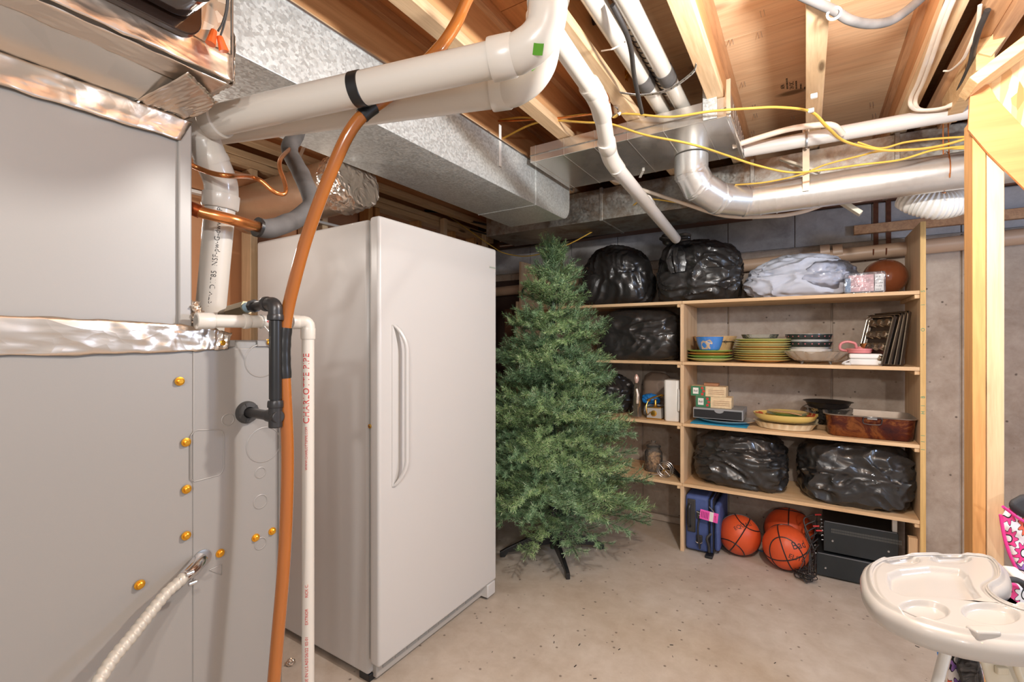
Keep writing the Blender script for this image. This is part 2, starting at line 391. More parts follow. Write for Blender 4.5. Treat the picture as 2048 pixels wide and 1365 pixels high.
# ---------------------------------------------------------------- ceiling: subfloor sheets and I-joists
ce = shell('ceiling', (0, 0, SF))
xs = [-3.6, -3.08, -1.86, -.64, .58, 1.80, 2.45]
for i in range(len(xs) - 1):
    ys = [-1.6, -.4, .82, 2.04, 3.26, 4.4] if i % 2 else [-1.6, .2, 1.42, 2.64, 3.86]
    for j in range(len(ys) - 1):
        MB().box(xs[i] + .0015, xs[i + 1] - .0015, ys[j] + .0015, ys[j + 1] - .0015, SF, SF + .018).build('plywood_sheet', M['ply'] if xs[i] > -1 else M['plyO'], ce, smooth=False)
MB().box(-3.7, 2.5, -1.7, 4.5, SF + .02, SF + .04).build('floor_above', M['darkwoodX'], ce)
jx = [.03 + .335 * k for k in range(-9, 4)]
for k, X in enumerate(jx):
    if X > .9: continue
    j = MB().box(X - .005, X + .005, -1.6, YW + .02, JB + .036, SF - .036).build('joist', M['web'], ce, smooth=False)
    MB().box(X - .03, X + .03, -1.6, YW + .02, JB, JB + .038).build('bottom_flange', M['pine'], j, bev=.002)
    MB().box(X - .03, X + .03, -1.6, YW + .02, SF - .038, SF).build('top_flange', M['pineR'], j, bev=.002)
# plywood blocking panel between joists (left of the drain pipe)
MB().box(-1.27, -1.01, 2.62, 2.64, JB, SF).build('blocking_board', M['plyO'], ce, smooth=False)
MB().box(-.94, -.675, 2.35, 2.37, JB, SF).build('blocking_board', M['plyO'], ce, smooth=False)
MB().box(-1.60, -1.34, 2.62, 2.64, JB, SF).build('blocking_board', M['plyO'], ce, smooth=False)
# printed stamp on the subfloor sheet
for i, (t, sz, du) in enumerate((('APA', .024, 0), ('RATED STURD-I-FLOOR', .010, 1), ('24 OC', .026, 2), ('SIZED FOR SPACING', .009, 3), ('EXPOSURE 1', .010, 4), ('000', .016, 5))):
    P = WZ(1566 + du * 9, 178, SF - .0006)
    text_on('stamp_lettering', t, sz, P, (0, -1, 0), (-1, 0, 0), M['blktxt'], ce)
# staples / nail points poking through
sm = MB()
for (u, v) in ((1520, 22), (1515, 65), (1458, 80), (1483, 165), (1505, 210), (1508, 228), (1582, 232), (1580, 250), (1503, 262), (1740, 205), (1745, 228), (1560, 258)):
    P = WZ(u, v, SF - .0005)
    for d in (0, .012): sm.cyl(P + Vector((d, 0, 0)), P + Vector((d + .004, .003, -.022)), .0012, 6)
tag(sm.build('staple', M['steel'], ce), kind='stuff')
# ---------------------------------------------------------------- left stud wall behind the freezer
lw = shell('wall_left', (-2.4, 1.5, 0))
XL = -2.4
tanb = plain('tan_fibreboard', s2l(186, 132, 92), .7, 0, .06, 3)
MB().box(XL - .13, XL - .115, .2, 2.12, 0, JB).build('backing_panel', tanb, lw, smooth=False)
for y in (.62, .96, 1.30, 1.62, 1.72, 2.06, 2.12, 2.52, 2.92, 3.2, 3.38):
    MB().box(XL - .1, XL - .01, y, y + .038, .038, 2.24).build('stud', M['pineZ'] if y < 2 else M['pineZo'], lw, bev=.003)
MB().box(XL - .1, XL - .01, .2, 3.5, 2.242, 2.28).build('top_plate', M['pine'], lw, bev=.003)
MB().box(XL - .1, XL - .01, .2, 3.5, 2.282, JB - .002).build('top_plate', M['pine'], lw, bev=.003)
MB().box(XL - .1, XL - .01, .2, 3.5, 0.001, .038).build('bottom_plate', M['pine'], lw, bev=.003)
MB().box(XL - .008, XL - .002, .9, 1.34, 2.06, 2.20).build('fibreboard_patch', tanb, lw)
text_on('patch_lettering', '8103', .022, (XL - .0015, 1.16, 2.13), (0, 1, 0), (0, 0, 1), M['blktxt'], lw)
MB().box(XL - .02, XL + .02, .86, 2.3, 2.035, 2.05).build('channel_rail', M['pvc2'], lw, bev=.002)
for y in (1.82, 2.75, 3.3):
    MB().box(XL + .0, XL + .045, y, y + .035, 2.15, 2.30).build('hanger_block', M['pineZ'], lw, bev=.002)
# store room beyond the open studs: a lower boarded soffit, dark wall and pipes
bw = shell('wall_far_left', (-4.0, 2.5, 0))
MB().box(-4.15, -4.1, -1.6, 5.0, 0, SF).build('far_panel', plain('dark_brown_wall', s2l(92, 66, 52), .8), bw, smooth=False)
for k in range(6):
    MB().box(-4.05, -2.56, 2.2 + k * .26, 2.45 + k * .26, 2.29, 2.31).build('soffit_board', M['plyO'], bw, bev=.003)
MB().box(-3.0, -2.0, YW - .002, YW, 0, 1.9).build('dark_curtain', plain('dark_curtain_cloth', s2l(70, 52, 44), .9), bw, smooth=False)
# ---------------------------------------------------------------- stair framing at the right
st = thing('stair_framing', (.55, 2.0, 0), 'pine post of two studs carrying a plywood gusset and stair stringer at right edge', 'framing')
pA = WY(1945, 500, 1.95).x; pB = WY(1973, 500, 1.95).x; pC = WY(2009, 500, 1.95).x
MB().box(pA, pB - .001, 1.95, 2.04, 0, WY(1940, 235, 1.95).z).build('post', M['pineZo'], st, bev=.002)
MB().box(pB + .001, pC, 1.95, 2.04, 0, WY(1985, 270, 1.95).z).build('post', M['pineZ'], st, bev=.002)
g = [WY(1939, 178, 1.94), WY(1934, 262, 1.94), WY(1975, 310, 1.94), WY(2048, 382, 1.94), WY(2130, 440, 1.94), WY(2130, 330, 1.94), WY(2048, 262, 1.94), WY(1990, 200, 1.94), WY(1975, 172, 1.94)]
MB().prism(g, (0, -.012, 0)).build('gusset', wood('gusset_plywood', s2l(190, 120, 66), s2l(218, 152, 94), 'X', .5, False), st, bev=.001, smooth=False)
g = [WY(1962, 165, 1.96), WY(2048, 275, 1.96), WY(2160, 350, 1.96), WY(2160, 40, 1.96), WY(2060, 90, 1.96)]
MB().prism(g, (0, .012, 0)).build('strand_board_panel', M['osb'], st, smooth=False)
a = WY(1935, 180, 1.90); b_ = WY(2120, 40, 1.90)
MB().beam(a + Vector((0, 0, 0)), b_, .12, .030).build('stringer_board', M['pineX'], st, bev=.002)
a = WY(1960, 125, 2.1); b_ = WY(2100, -60, 2.1)
MB().beam(a, b_, .10, .036).build('stair_tread', M['pineX'], st, bev=.002)
MB().beam(WY(1975, 100, 2.3), WY(2100, -80, 2.3), .2, .02).build('strand_board_riser', M['osb'], st, bev=.001)
MB().box(WY(1952,150,2.06).x, WY(1990,150,2.06).x, 2.06, 2.5, 2.22, 2.32).build('header', M['pineX'], st, bev=.002)
# doubled timber beams over the stair opening
tb = thing('trimmer_beam', (.62, 1.2, JB), 'doubled rough pine trimmer under the subfloor beside stair opening', 'beam')
MB().box(.50, .538, -.6, YW, JB - .02, JB + .2).build('plank', M['pineR'], tb, bev=.003)
MB().box(.60, .638, -.6, YW, JB - .02, JB + .2).build('plank', M['pineR'], tb, bev=.003)
MB().box(.44, .50, -.6, YW, JB + .0, JB + .036).build('ledger_strip', M['pineR'], tb, bev=.003)
# ================================================================ furnace (grey cabinets, left)
XF = -1.0
def onF(u, v, off=0): return WX(u, v, XF + off)
fu = thing('furnace', (-1.3, .2, 0), 'tall light grey furnace with gold screws and foil taped seam, filling left edge', 'furnace')
YU = onF(383, 400).y; YL = onF(561, 900).y
MB().box(-1.62, XF - .006, -.45, YU - .004, 1.372, 1.765).build('coil_cabinet', M['furn2'], fu, bev=.004)
MB().box(XF - .02, XF + .001, YU - .022, YU + .001, 1.372, 1.766).build('corner_trim', M['furn2'], fu, bev=.003)
MB().box(-1.62, XF - .004, -.45, YL - .002, .0, 1.352).build('blower_cabinet', M['furn'], fu, bev=.005)
MB().box(XF - .03, XF + .0005, YL - .004, YL + .003, .45, 1.352).build('corner_trim', M['furn'], fu, bev=.001)
m = MB().box(XF - .0055, XF - .0015, .43, YL - .004, .3, 1.335)
m.build('service_panel', M['furn'], fu, bev=.002)
def ringgroove(u, v, rp, name='knockout'):
    c = onF(u, v, -.0012); D = dep(c.x, c.y); r = rp * D / FPX
    return MB().lathe([(r, 0), (r + .0008, .0008), (r + .002, .0008), (r + .003, 0), (r, 0)], c, 40, (1, 0, 0)).build(name, M['furn'], fu)
for (u, v, rp) in ((523, 722, 31), (528, 890, 33), (456, 840, 10), (521, 946, 9), (521, 1004, 12), (521, 1088, 10)): ringgroove(u, v, rp)
def groove(pts, name, closed=True, r=.0010):
    p = [onF(u, v, -.001) for u, v in pts]
    if closed: p = p + [p[0]]
    return MB().tube(p, r, 6, caps=not closed).build(name, M['furn'], fu)
groove([(382, 872), (388, 864), (395, 861), (438, 860), (445, 863), (448, 872), (448, 935), (444, 945), (438, 951), (400, 961), (388, 964), (382, 958)], 'knockout')
groove([(419, 1141), (444, 1129), (443, 1151)], 'embossed_triangle', r=.0008)
def screw(u, v, par, X=XF, off=0):
    c = WX(u, v, X + off); s = MB().lathe([(.0085, 0), (.0085, .0015), (.0055, .002), (.0055, .0065), (.004, .0075), (0, .0075)], c, 12, (1, 0, 0))
    return s.build('screw', M['gold'], par, auto=25)
for (u, v) in ((359, 763), (372, 885), (373, 979), (372, 1072), (440, 1107), (511, 1076), (544, 1063), (279, 1170), (443, 686), (537, 686)): screw(u, v, fu, off=-.0015)
# small tabs at the top edge
for (u0, u1) in ((418, 470), (515, 553)):
    a = onF(u0, 690).y; b_ = onF(u1, 690).y
    MB().box(XF - .003, XF + .0005, a, b_, 1.338, 1.352).build('edge_tab', M['furn'], fu, bev=.001)
def foilstrip(name, pts_top, pts_bot, off, parent, mat_, seed=0, bulge=.004, n=90):
    """wrinkled tape between two poly-lines given in 3D"""
    rnd = random.Random(seed); m = MB(); k = 14
    T = smoothpath(pts_top, max(2, n // len(pts_top))); B = smoothpath(pts_bot, max(2, n // len(pts_bot))); L = min(len(T), len(B))
    for i in range(L):
        a = T[int(i * (len(T) - 1) / (L - 1))]; b_ = B[int(i * (len(B) - 1) / (L - 1))]
        for j in range(k + 1):
            s = j / k; p = a.lerp(b_, s)
            h = noise.noise(Vector((i * .35, j * .12, seed))) * bulge + noise.noise(Vector((i * .9, j * .5, seed + 5))) * bulge * .5
            e = 1.0 if 0 < j < k else .3
            m.v.append(p + Vector(off) * (.0022 + e * max(0, h + bulge * .4)) / 1.0 + Vector((0, 0, (noise.noise(Vector((i * .4, j * .1, seed + 9))) * .003 if j in (0, k) else 0))))
    for i in range(L - 1):
        for j in range(k):
            q = i * (k + 1) + j; m.f.append((q, q + 1, q + k + 2, q + k + 1))
    o = m.build(name, mat_, parent)
    md = o.modifiers.new('thick', 'SOLIDIFY'); md.thickness = .0006; return o
foilstrip('foil_tape', [(XF, -.3, 1.392), (XF, .2, 1.388), (XF, YU, 1.380), (XF, .50, 1.366)], [(XF, -.3, 1.325), (XF, .2, 1.327), (XF, YU, 1.330), (XF, .49, 1.334)], (1, 0, 0), fu, M['foilflat'], 3, .004)
foilstrip('foil_tape', [(XF, -.3, 1.778), (XF, .1, 1.776), (XF, YU + .001, 1.772)], [(XF, -.3, 1.722), (XF, .1, 1.724), (XF, YU - .02, 1.728)], (1, 0, 0), fu, M['foilflat'], 8, .003)
# crumpled foil at the pipe outlet on the cabinet side
b = bmesh.new(); bmesh.ops.create_icosphere(b, subdivisions=4, radius=1)
for v in b.verts:
    n = noise.noise(v.co * 3.1) * .5 + noise.noise(v.co * 7) * .3
    v.co = Vector((XF - .03, YU + .008, 1.405)) + Vector((v.co.x * .035, v.co.y * .018, v.co.z * .022)) * (1 + n)
mm = MB(); mm.add([v.co.copy() for v in b.verts], [tuple(x.index for x in f.verts) for f in b.faces]); b.free()
mm.build('foil_wad', M['foil'], fu, smooth=False)
# ================================================================ supply plenum above the furnace
pl = thing('supply_plenum', (-1.2, .1, 1.8), 'foil taped sheet metal plenum box over the furnace at top left', 'duct')
XP = WZ(463, 180, 1.80).x; YP = WZ(463, 180, 1.80).y
bot = [(-1.45, -.5, 1.792), (-.99, -.5, 1.775), (-.99, YU - .01, 1.775), (-1.45, YU - .01, 1.792)]
topb = [(-1.55, -.5, 1.86), (XP, -.5, 1.815), (XP, YP, 1.815), (-1.55, YP, 1.86)]
MB().add(bot + topb, [(0, 1, 2, 3), (0, 4, 5, 1), (1, 5, 6, 2), (2, 6, 7, 3), (3, 7, 4, 0)]).build('transition_skirt', M['shiny'], pl, smooth=False)
MB().box(-1.55, XP, -.5, YP, 1.815, 2.318).build('plenum_box', galv('plenum_metal', s2l(200, 195, 186), .25, 40, .9, .1), pl, bev=.002, smooth=False)
foilstrip('foil_tape', [(XP, -.4, 1.870), (XP, .1, 1.868), (XP, YP, 1.862)], [(XP - .0, -.4, 1.812), (XP, .1, 1.813), (XP, YP, 1.813)], (1, 0, -.2), pl, M['foilflat'], 12, .003)
foilstrip('foil_tape', [(XP, YP + .001, 1.905), (XP - .06, YP + .001, 1.87), (XP - .12, YP + .001, 1.85)], [(XP, YP + .001, 1.812), (XP - .06, YP + .001, 1.812), (XP - .12, YP + .001, 1.812)], (0, 1, 0), pl, M['foil'], 13, .006)
foilstrip('foil_tape', [(XP - .002, -.4, 1.811), (XP - .002, .1, 1.811), (XP - .002, YP, 1.811)], [(XP - .04, -.4, 1.803), (XP - .04, .1, 1.803), (XP - .05, YP - .01, 1.801)], (0, 0, -1), pl, M['foilflat'], 14, .002)
foilstrip('foil_patch', [(XP + .002, YP - .07, 1.80), (XP - .05, YP - .005, 1.796), (XP - .09, YP + .002, 1.79)], [(-1.0, YU - .09, 1.776), (-1.01, YU - .04, 1.776), (-1.03, YU - .01, 1.776)], (0, 0, -1), pl, M['foilflat'], 17, .003)
MB().cyl((XP + .001, YP + .001, 1.82), (XP + .001, YP + .001, 2.31), .002, 8).build('corner_seam', M['steel'], pl)
# black glossy housing mounted on the plenum face
bh = thing('humidifier_housing', (XP + .05, .1, 1.98), 'black glossy plastic housing on the plenum face in top left corner', 'housing')
c0 = WX(395, 62, XP + .055); yy = c0.y
def roundbox(m, x0, x1, y0, y1, z0, z1, r, n=6):
    pts = []
    for (cy, cz, a0) in ((y1 - r, z1 - r, 0), (y0 + r, z1 - r, 90), (y0 + r, z0 + r, 180), (y1 - r, z0 + r, 270)):
        for k in range(n + 1):
            a = R(a0 + 90 * k / n); pts.append(Vector((x0, cy + r * cos(a), cz + r * sin(a))))
    return m.prism(pts, (x1 - x0, 0, 0))
y1h = WX(396, 55, XP + .006).y; zb = WX(372, 48, XP + .02).z
roundbox(MB(), XP + .004, XP + .02, -.3, y1h, zb - .016, 2.22, .03).build('mounting_flange', M['blackgl'], bh, bev=.002)
roundbox(MB(), XP + .02, XP + .10, -.28, y1h - .012, zb, 2.2, .035).build('body', M['blackgl'], bh, bev=.012, seg=4)
roundbox(MB(), XP + .10, XP + .108, -.25, y1h - .04, zb + .03, 2.17, .03).build('raised_cover', M['blackgl'], bh, bev=.004, seg=3)
wn = thing('wire_splice', tuple(WX(432, 70, XP + .03)), 'two orange wire nuts hanging on thin grey wires by the plenum corner', 'wire')
for (pts, nut) in ((((455, -20), (452, 20), (444, 48), (436, 62)), ((437, 60), (421, 86))), (((458, -20), (455, 18), (448, 50), (441, 72)), ((438, 72), (447, 103)))):
    MB().tube(smoothpath([WX(u, v, XP + .03) for u, v in pts]), .0016, 8).build('wire', M['blackrub'], wn)
for a, b_ in (((428, 61), (421, 88)), ((439, 73), (448, 103))):
    A = WX(*a, XP + .03); B = WX(*b_, XP + .03)
    MB().tube([A, A.lerp(B, .12), A.lerp(B, .5), B], [.0045, .0052, .0062, .0078], 10).build('wire_nut', M['wirenut'], wn, auto=20)
# ================================================================ galvanized trunk duct
tr = thing('trunk_duct', (-1.37, 1.4, 2.06), 'large spangled galvanized trunk duct running from furnace above the freezer', 'duct')
TX0, TX1, TZ0, TZ1 = -1.553, -1.187, 2.06, 2.272
MB().box(TX0, TX1, .45, 2.108, TZ0, TZ1).build('duct_body', M['galv'], tr, bev=.002, smooth=False)
m = MB(); n = 8
prof = [(2.111, TZ1), (2.40, TZ1)] + [(2.40 + .075 * sin(a), TZ1 - .075 + .075 * cos(a)) for a in [R(k * 11.25) for k in range(1, 9)]]
prof = [(2.111, TZ1)] + [(2.52, TZ1)] + [(2.52, TZ0 + .09)] + [(2.52 - .09 * (1 - cos(R(k * 11.25))), TZ0 + .09 - .09 * sin(R(k * 11.25))) for k in range(1, 9)] + [(2.111, TZ0)]
m.prism([(TX0, y, z) for y, z in prof], (TX1 - TX0, 0, 0)).build('duct_end', M['galv'], tr, bev=.0015, smooth=False)
MB().box(TX0 - .004, TX1 + .004, 2.1065, 2.1115, TZ0 - .003, TZ1 + .003).build('drive_seam', M['galv'], tr, bev=.001)
MB().box(TX1 - .001, TX1 + .004, .45, 2.5, TZ1 - .003, TZ1 + .004).build('lock_seam', M['steel'], tr)
for (u, v) in ((1096, 340), (1142, 375)):
    p = WX(u, v, TX1); MB().box(TX1, TX1 + .006, p.y - .012, p.y + .012, p.z - .02, p.z + .015).build('hanger_clip', M['steel'], tr, bev=.001)
hs = WX(998, 215, TX1 + .004); hb = WX(1001, 333, TX1 + .004)
MB().box(TX1 + .001, TX1 + .003, hb.y - .009, hb.y + .009, hb.z, TZ1 + .07).build('hanger_strap', M['white'], tr)
MB().box(TX1 + .001, TX1 + .005, hb.y - .009, hb.y + .004, hb.z - .004, hb.z).build('strap_foot', M['steel'], tr)
# ================================================================ bright flat duct across joists
sd = thing('flat_duct', (-.7, 2.2, 2.24), 'bright polished flat duct crossing under the joists right of the trunk', 'duct')
MB().box(TX1 + .03, -.262, 2.0, 2.46, 2.236, 2.316).build('duct_body', M['shiny'], sd, bev=.002, smooth=False)
for k in range(6):
    X = -1.13 + k * .155
    MB().box(X, X + .0022, 1.9985, 2.462, 2.2345, 2.317).build('cross_seam', M['shiny'], sd)
MB().box(TX1 + .03, -.262, 1.996, 1.9995, 2.268, 2.272).build('lock_seam', M['galvd'], sd)
MB().box(-.262, -.245, 1.985, 2.475, 2.225, 2.318).build('end_cap', M['shiny'], sd, bev=.004)
for k in range(7): MB().box(-.2445, -.243, 2.05 + k * .055, 2.075 + k * .055, 2.24, 2.30).build('rivet_tab', M['steel'], sd)
p = WY(1420, 180, 1.99)
MB().box(p.x - .028, p.x + .025, 1.992, 1.996, 2.238, 2.37).build('hanger_bracket', M['galv'], sd, bev=.001)
MB().box(-.262, -.245, 1.975, 1.984, 2.235, 2.37).build('hanger_bracket', M['shiny'], sd, bev=.001)
# small rag of drywall? -> hanging clip under the duct
MB().beam(WZ(1287, 340, 2.232), WZ(1280, 355, 2.226), .012, .004).build('loose_clip', M['white'], sd)
# ================================================================ old duct along the foundation wall
wd = thing('wall_duct', (-.3, 2.95, 2.12), 'dull dusty rectangular duct running along above the foundation wall', 'duct')
MB().box(-1.98, 2.2, 2.78, 3.18, 2.115, 2.312).build('duct_body', M['galvd'], wd, bev=.003, smooth=False)
for X in (-1.1, -.25, .35, 1.0): MB().box(X, X + .02, 2.772, 3.19, 2.108, 2.318).build('duct_seam', M['galvd'], wd, bev=.002)
MB().box(-1.95, -.3, 3.2, 3.5, 2.16, 2.20).build('hung_plank', M['darkwoodX'], wd, bev=.003)
# ================================================================ round duct with elbow
rd = thing('round_duct', (0, 2.58, 2.05), 'shiny round duct with adjustable elbow dropping from the flat duct', 'duct')
p0 = Vector((-.462, 2.335, 2.232)); RR = .076
el = [p0, p0 + Vector((0, 0, -.075)), Vector((-.437, 2.372, 2.098)), Vector((-.36, 2.46, 2.048)), Vector((-.255, 2.565, 2.046)), Vector((-.215, 2.58, 2.046))]
for i in range(len(el) - 1):
    a, b_ = el[i], el[i + 1]; d = (b_ - a).normalized()
    ext = .024
    MB().tube([a - d * (ext if i else 0), b_ + d * ext], [RR * (1.0 - .01 * i), RR * (1.0 - .01 * i)], 36).build('elbow_gore', M['round'], rd)
    if i: MB().tube([a - d * .004, a + d * .004], RR * 1.035, 36).build('elbow_bead', M['round'], rd)
MB().cyl((-.215, 2.58, 2.046), (2.2, 2.58, 2.046), RR * .985, 40).build('pipe_run', M['round'], rd)
for X in (-.19, -.12, .02, .05): MB().cyl((X, 2.58, 2.046), (X + .006, 2.58, 2.046), RR * 1.02, 36).build('crimp_ring', M['round'], rd)
pq = WY(1612, 300, 2.50)
MB().box(pq.x - .013, pq.x + .013, 2.488, 2.492, 2.03, 2.318).build('hanger_strap', plain('punched_strap', s2l(185, 165, 145), .4, .7, .2), rd)
ph = WY(1884, 300, 2.58)
MB().tube([(ph.x + .01, 2.58 + (RR + .006) * cos(a), 2.046 + (RR + .006) * sin(a)) for a in [R(k * 15) for k in range(-6, 15)]] + [(ph.x + .01, 2.54, 2.3)], .0022, 6).build('hanger_wire', M['copper'], rd)
MB().tube([(ph.x - .01, 2.505, 2.1), (ph.x - .012, 2.5, 2.3)], .0022, 6).build('hanger_wire', M['copper'], rd)
# ribbed white flexible hose
def ribbed(L, a, r): return r * (1 + .045 * sin(L * 2 * pi / .013))
fh = MB().tube([q for q in smoothpath([(.40, 2.78, 2.02), (.43, 2.76, 1.985), (.49, 2.75, 1.955), (.56, 2.78, 1.965), (.62, 2.84, 2.01), (.66, 2.9, 2.08)], 40)], .062, 24, rf=ribbed).build('flexible_hose', M['white'])
tag(fh, 'white ribbed flexible vent hose curving below the round duct', 'hose')
# ================================================================ dark round duct at the left
dd = thing('branch_duct', (-1.9, 1.25, 2.0), 'dull round branch duct left of trunk with crumpled foil joint', 'duct')
MB().tube([(-1.62, 1.27, 2.005), (-2.33, 1.25, 1.995)], .112, 44).build('duct_body', M['bronze'], dd)
MB().tube([(-2.30, 1.25, 1.995), (-2.315, 1.25, 1.995), (-2.34, 1.25, 1.995)], [.114, .118, .114], 44).build('duct_collar', M['bronze'], dd)
m = MB(); path = smoothpath([(-1.66, 1.27, 2.005), (-1.63, 1.272, 2.006), (-1.60, 1.275, 2.01), (-1.556, 1.28, 2.02)], 10)
m.tube(path, .119, 60, rf=lambda L, a, r: r * (1 + .09 * noise.noise(Vector((L * 40, cos(a) * 5, sin(a) * 5))) + .05 * noise.noise(Vector((L * 90, cos(a) * 12, sin(a) * 12)))))
m.build('foil_joint', M['foil'], dd)
p = WY(612, 290, 1.15)
MB().beam(WY(598, 318, 1.13), WY(612, 283, 1.13), .022, .0015, up=(0, 1, 0)).build('punched_strap', M['steel'], dd)
# ================================================================ big white vent pipes
ex = thing('vent_pipe', tuple(W(700, 190, .88)), 'front thick white plastic vent pipe wrapped with a black tape band', 'pipe')
A = W(425, 243, .955); B = W(1012, 114, .815); RP = .0302
MB().cyl(A, B, RP, 40).build('pipe_run', M['pvc'], ex)
d = (B - A).normalized()
def hub(a, dr, L, r, name='coupling', par=ex, mat_=None):
    dr = Vector(dr).normalized(); a = Vector(a)
    MB().lathe([(r * .99, 0), (r * 1.17, .001), (r * 1.19, .004), (r * 1.17, L - .003), (r * 1.10, L)], a, 40, dr).build(name, mat_ or M['pvc'], par)
hub(B - d * .028, d, .045, RP)
ep = [B + d * .012, W(1040, 105, .805), W(1068, 86, .795), W(1087, 60, .79), W(1095, 25, .785), W(1096, -15, .785)]
MB().tube(smoothpath(ep, 8), RP * 1.1, 40).build('elbow', M['pvc'], ex)
top = W(1096, -15, .785)
hub(top + Vector((0, 0, -.020)), (0, 0, 1), .04, RP)
MB().cyl(top, (top.x, top.y, 2.5), RP, 32).build('riser', M['pvc'], ex)
hub(A + d * .022, -d, .03, RP)
ep = [A + d * .004, W(408, 250, .965), W(406, 276, .978), W(414, 300, .985), W(424, 322, .99), W(434, 345, 1.0), W(441, 365, 1.01), W(443, 385, 1.015), W(442, 400, 1.02)]
MB().tube(smoothpath(ep, 8), RP * 1.08, 36).build('elbow', M['pvc'], ex)
MB().tube([W(421, 316, .988), W(424, 322, .99), W(427, 328, .993)], RP * 1.12, 36).build('coupling', M['pvc'], ex)
v0 = W(443, 388, 1.015); v1 = W(416, 672, 1.03)
hub(v0, v1 - v0, .032, RP)
MB().cyl(v0, (v1.x, v1.y, 1.353), RP * .97, 36).build('drop_pipe', M['pvc'], ex)
# lettering up the drop pipe
ax = (v0 - v1).normalized(); vw = (Vector((0, 0, CH)) - (v0 + v1) / 2); vw = (vw - ax * vw.dot(ax)).normalized(); sd_ = ax.cross(vw)
def wrap_pipe(P0, ax, out, r):
    t = out.cross(ax)
    def f(v):
        a = v.y / r; return P0 + ax * v.x + (out * cos(a) - t * -sin(a)) * (r + .0003 + v.z) if False else P0 + ax * v.x + (out * cos(a) + (-t if False else t) * sin(a)) * (r + .0004 + abs(v.z))
    return f
def pipe_text(txt, size, P0, ax, out, r, mt, par, sp=1.0, name='lettering'):
    m = text_mb(txt, size, .0002, spacing=sp); f = wrap_pipe(Vector(P0), Vector(ax).normalized(), Vector(out).normalized(), r); m.v = [f(v) for v in m.v]
    # text up-vector must be ax x ... : out x ax
    return m.build(name, mt, par, smooth=False)
P0 = v1 + ax * .012
pipe_text('D2665  ASTM D1785  NSF-pw-G-dwv  U.P. Code', .014, P0, ax, vw, RP * .97, M['blktxt'], ex, 1.08)
# black tape band
tb_ = W(722, 188, .885); 
c1 = A.lerp(B, (tb_ - A).dot(d) / (B - A).length)
MB().tube([c1 - d * .011, c1 - d * .010, c1 + d * .010, c1 + d * .011], [RP, RP * 1.045, RP * 1.045, RP], 40).build('tape_band', M['tape'], ex)
# green sticker on the elbow
sc_ = W(1080, 106, .775); nrm = (Vector((0, 0, CH)) - sc_).normalized(); q = W(1072, 92, .79)
def patch_tube(name, center_path, r, ang0, ang1, mat_, par, n=6):
    pass
ndir = ray(1078, 107).normalized()
cc = W(1072, 83, .793); outv = (W(1079, 108, .76) - cc).normalized()
tv = Vector((0, 0, 1)).cross(outv).normalized(); uv = outv.cross(tv)
m = MB(); k = 6
for i in range(k + 1):
    for j in range(k + 1):
        a = (i / k - .5) * .55; bq = (j / k - .5) * .018
        m.v.append(cc + (outv * cos(a) + tv * sin(a) * .9) * (RP * 1.1 + .0016) * (1 if True else 1) + uv * bq)
for i in range(k):
    for j in range(k):
        q = i * (k + 1) + j; m.f.append((q, q + 1, q + k + 2, q + k + 1))
m.build('green_sticker', M['green_st'], ex)
ip = thing('intake_pipe', tuple(W(800, 210, 1.0)), 'rear thick white plastic vent pipe running just below and behind the taped one', 'pipe')
A2 = W(400, 266, 1.07); B2 = W(1000, 183, .93); d2 = (B2 - A2).normalized()
MB().cyl(A2, B2, RP, 40).build('pipe_run', M['pvc'], ip)
hub(B2 - d2 * .018, d2, .04, RP, par=ip)
ep = [B2 + d2 * .01, W(1030, 176, .915), W(1060, 155, .905), W(1080, 122, .90), W(1086, 80, .895), W(1086, 30, .895)]
MB().tube(smoothpath(ep, 8), RP * 1.1, 40).build('elbow', M['pvc'], ip)
t2 = W(1086, 30, .895); t2b = W(1072, -10, .90)
MB().cyl(t2, (t2b.x, t2b.y, 2.5), RP, 32).build('riser', M['pvc'], ip)
MB().tube([W(1062, 140, .875), W(1071, 128, .87)], .006, 6).build('green_sticker', M['green_st'], ip)
# ================================================================ orange hose
oh = thing('drain_hose', tuple(WX(565, 900, -.9)), 'translucent orange flexible hose hanging over the vent pipe in front of the furnace', 'hose')
hp = [W(966, -60, 1.02), W(934, 0, .99), W(915, 42, .97), W(893, 78, .955), W(868, 108, .94), (W(815, 160, .945)), W(770, 198, .93), W(728, 228, .915), W(697, 268, .91), W(668, 330, .915), W(640, 400, .925), W(612, 480, .935), W(590, 560, .94), W(574, 630, .945), W(567, 700, .945), W(570, 780, .945), W(575, 900, .945), W(573, 1020, .94), W(566, 1150, .93), W(554, 1290, .92), W(545, 1400, .91), W(530, 1600, .9), W(515, 1900, .9)]
mo, nt, b_ = base_mat('amber_hose'); b_.inputs['Base Color'].default_value = rgb(s2l(158, 92, 36)); b_.inputs['Roughness'].default_value = .2
b_.inputs['Coat Weight'].default_value = .5; b_.inputs['Subsurface Weight'].default_value = .25; b_.inputs['Subsurface Radius'].default_value = (.02, .008, .003)
sp_ = smoothpath(hp, 8); sp_ = [p for p in sp_ if p.z > .012]
MB().tube(sp_, .0122, 24).build('hose', mo, oh)
seg = [p for p in sp_ if W(567, 648, .945).z > p.z > W(568, 762, .945).z]
MB().tube(seg, .0137, 24, rf=lambda L, a, r: r * (1 + .03 * sin(L * 2 * pi / .028))).build('tape_wrap', M['tape'], oh)
seg = [p for p in sp_ if (p - W(735, 222, .917)).length < .022]
if len(seg) > 1: MB().tube(seg, .0142, 20).build('tape_wrap', M['tape'], oh)
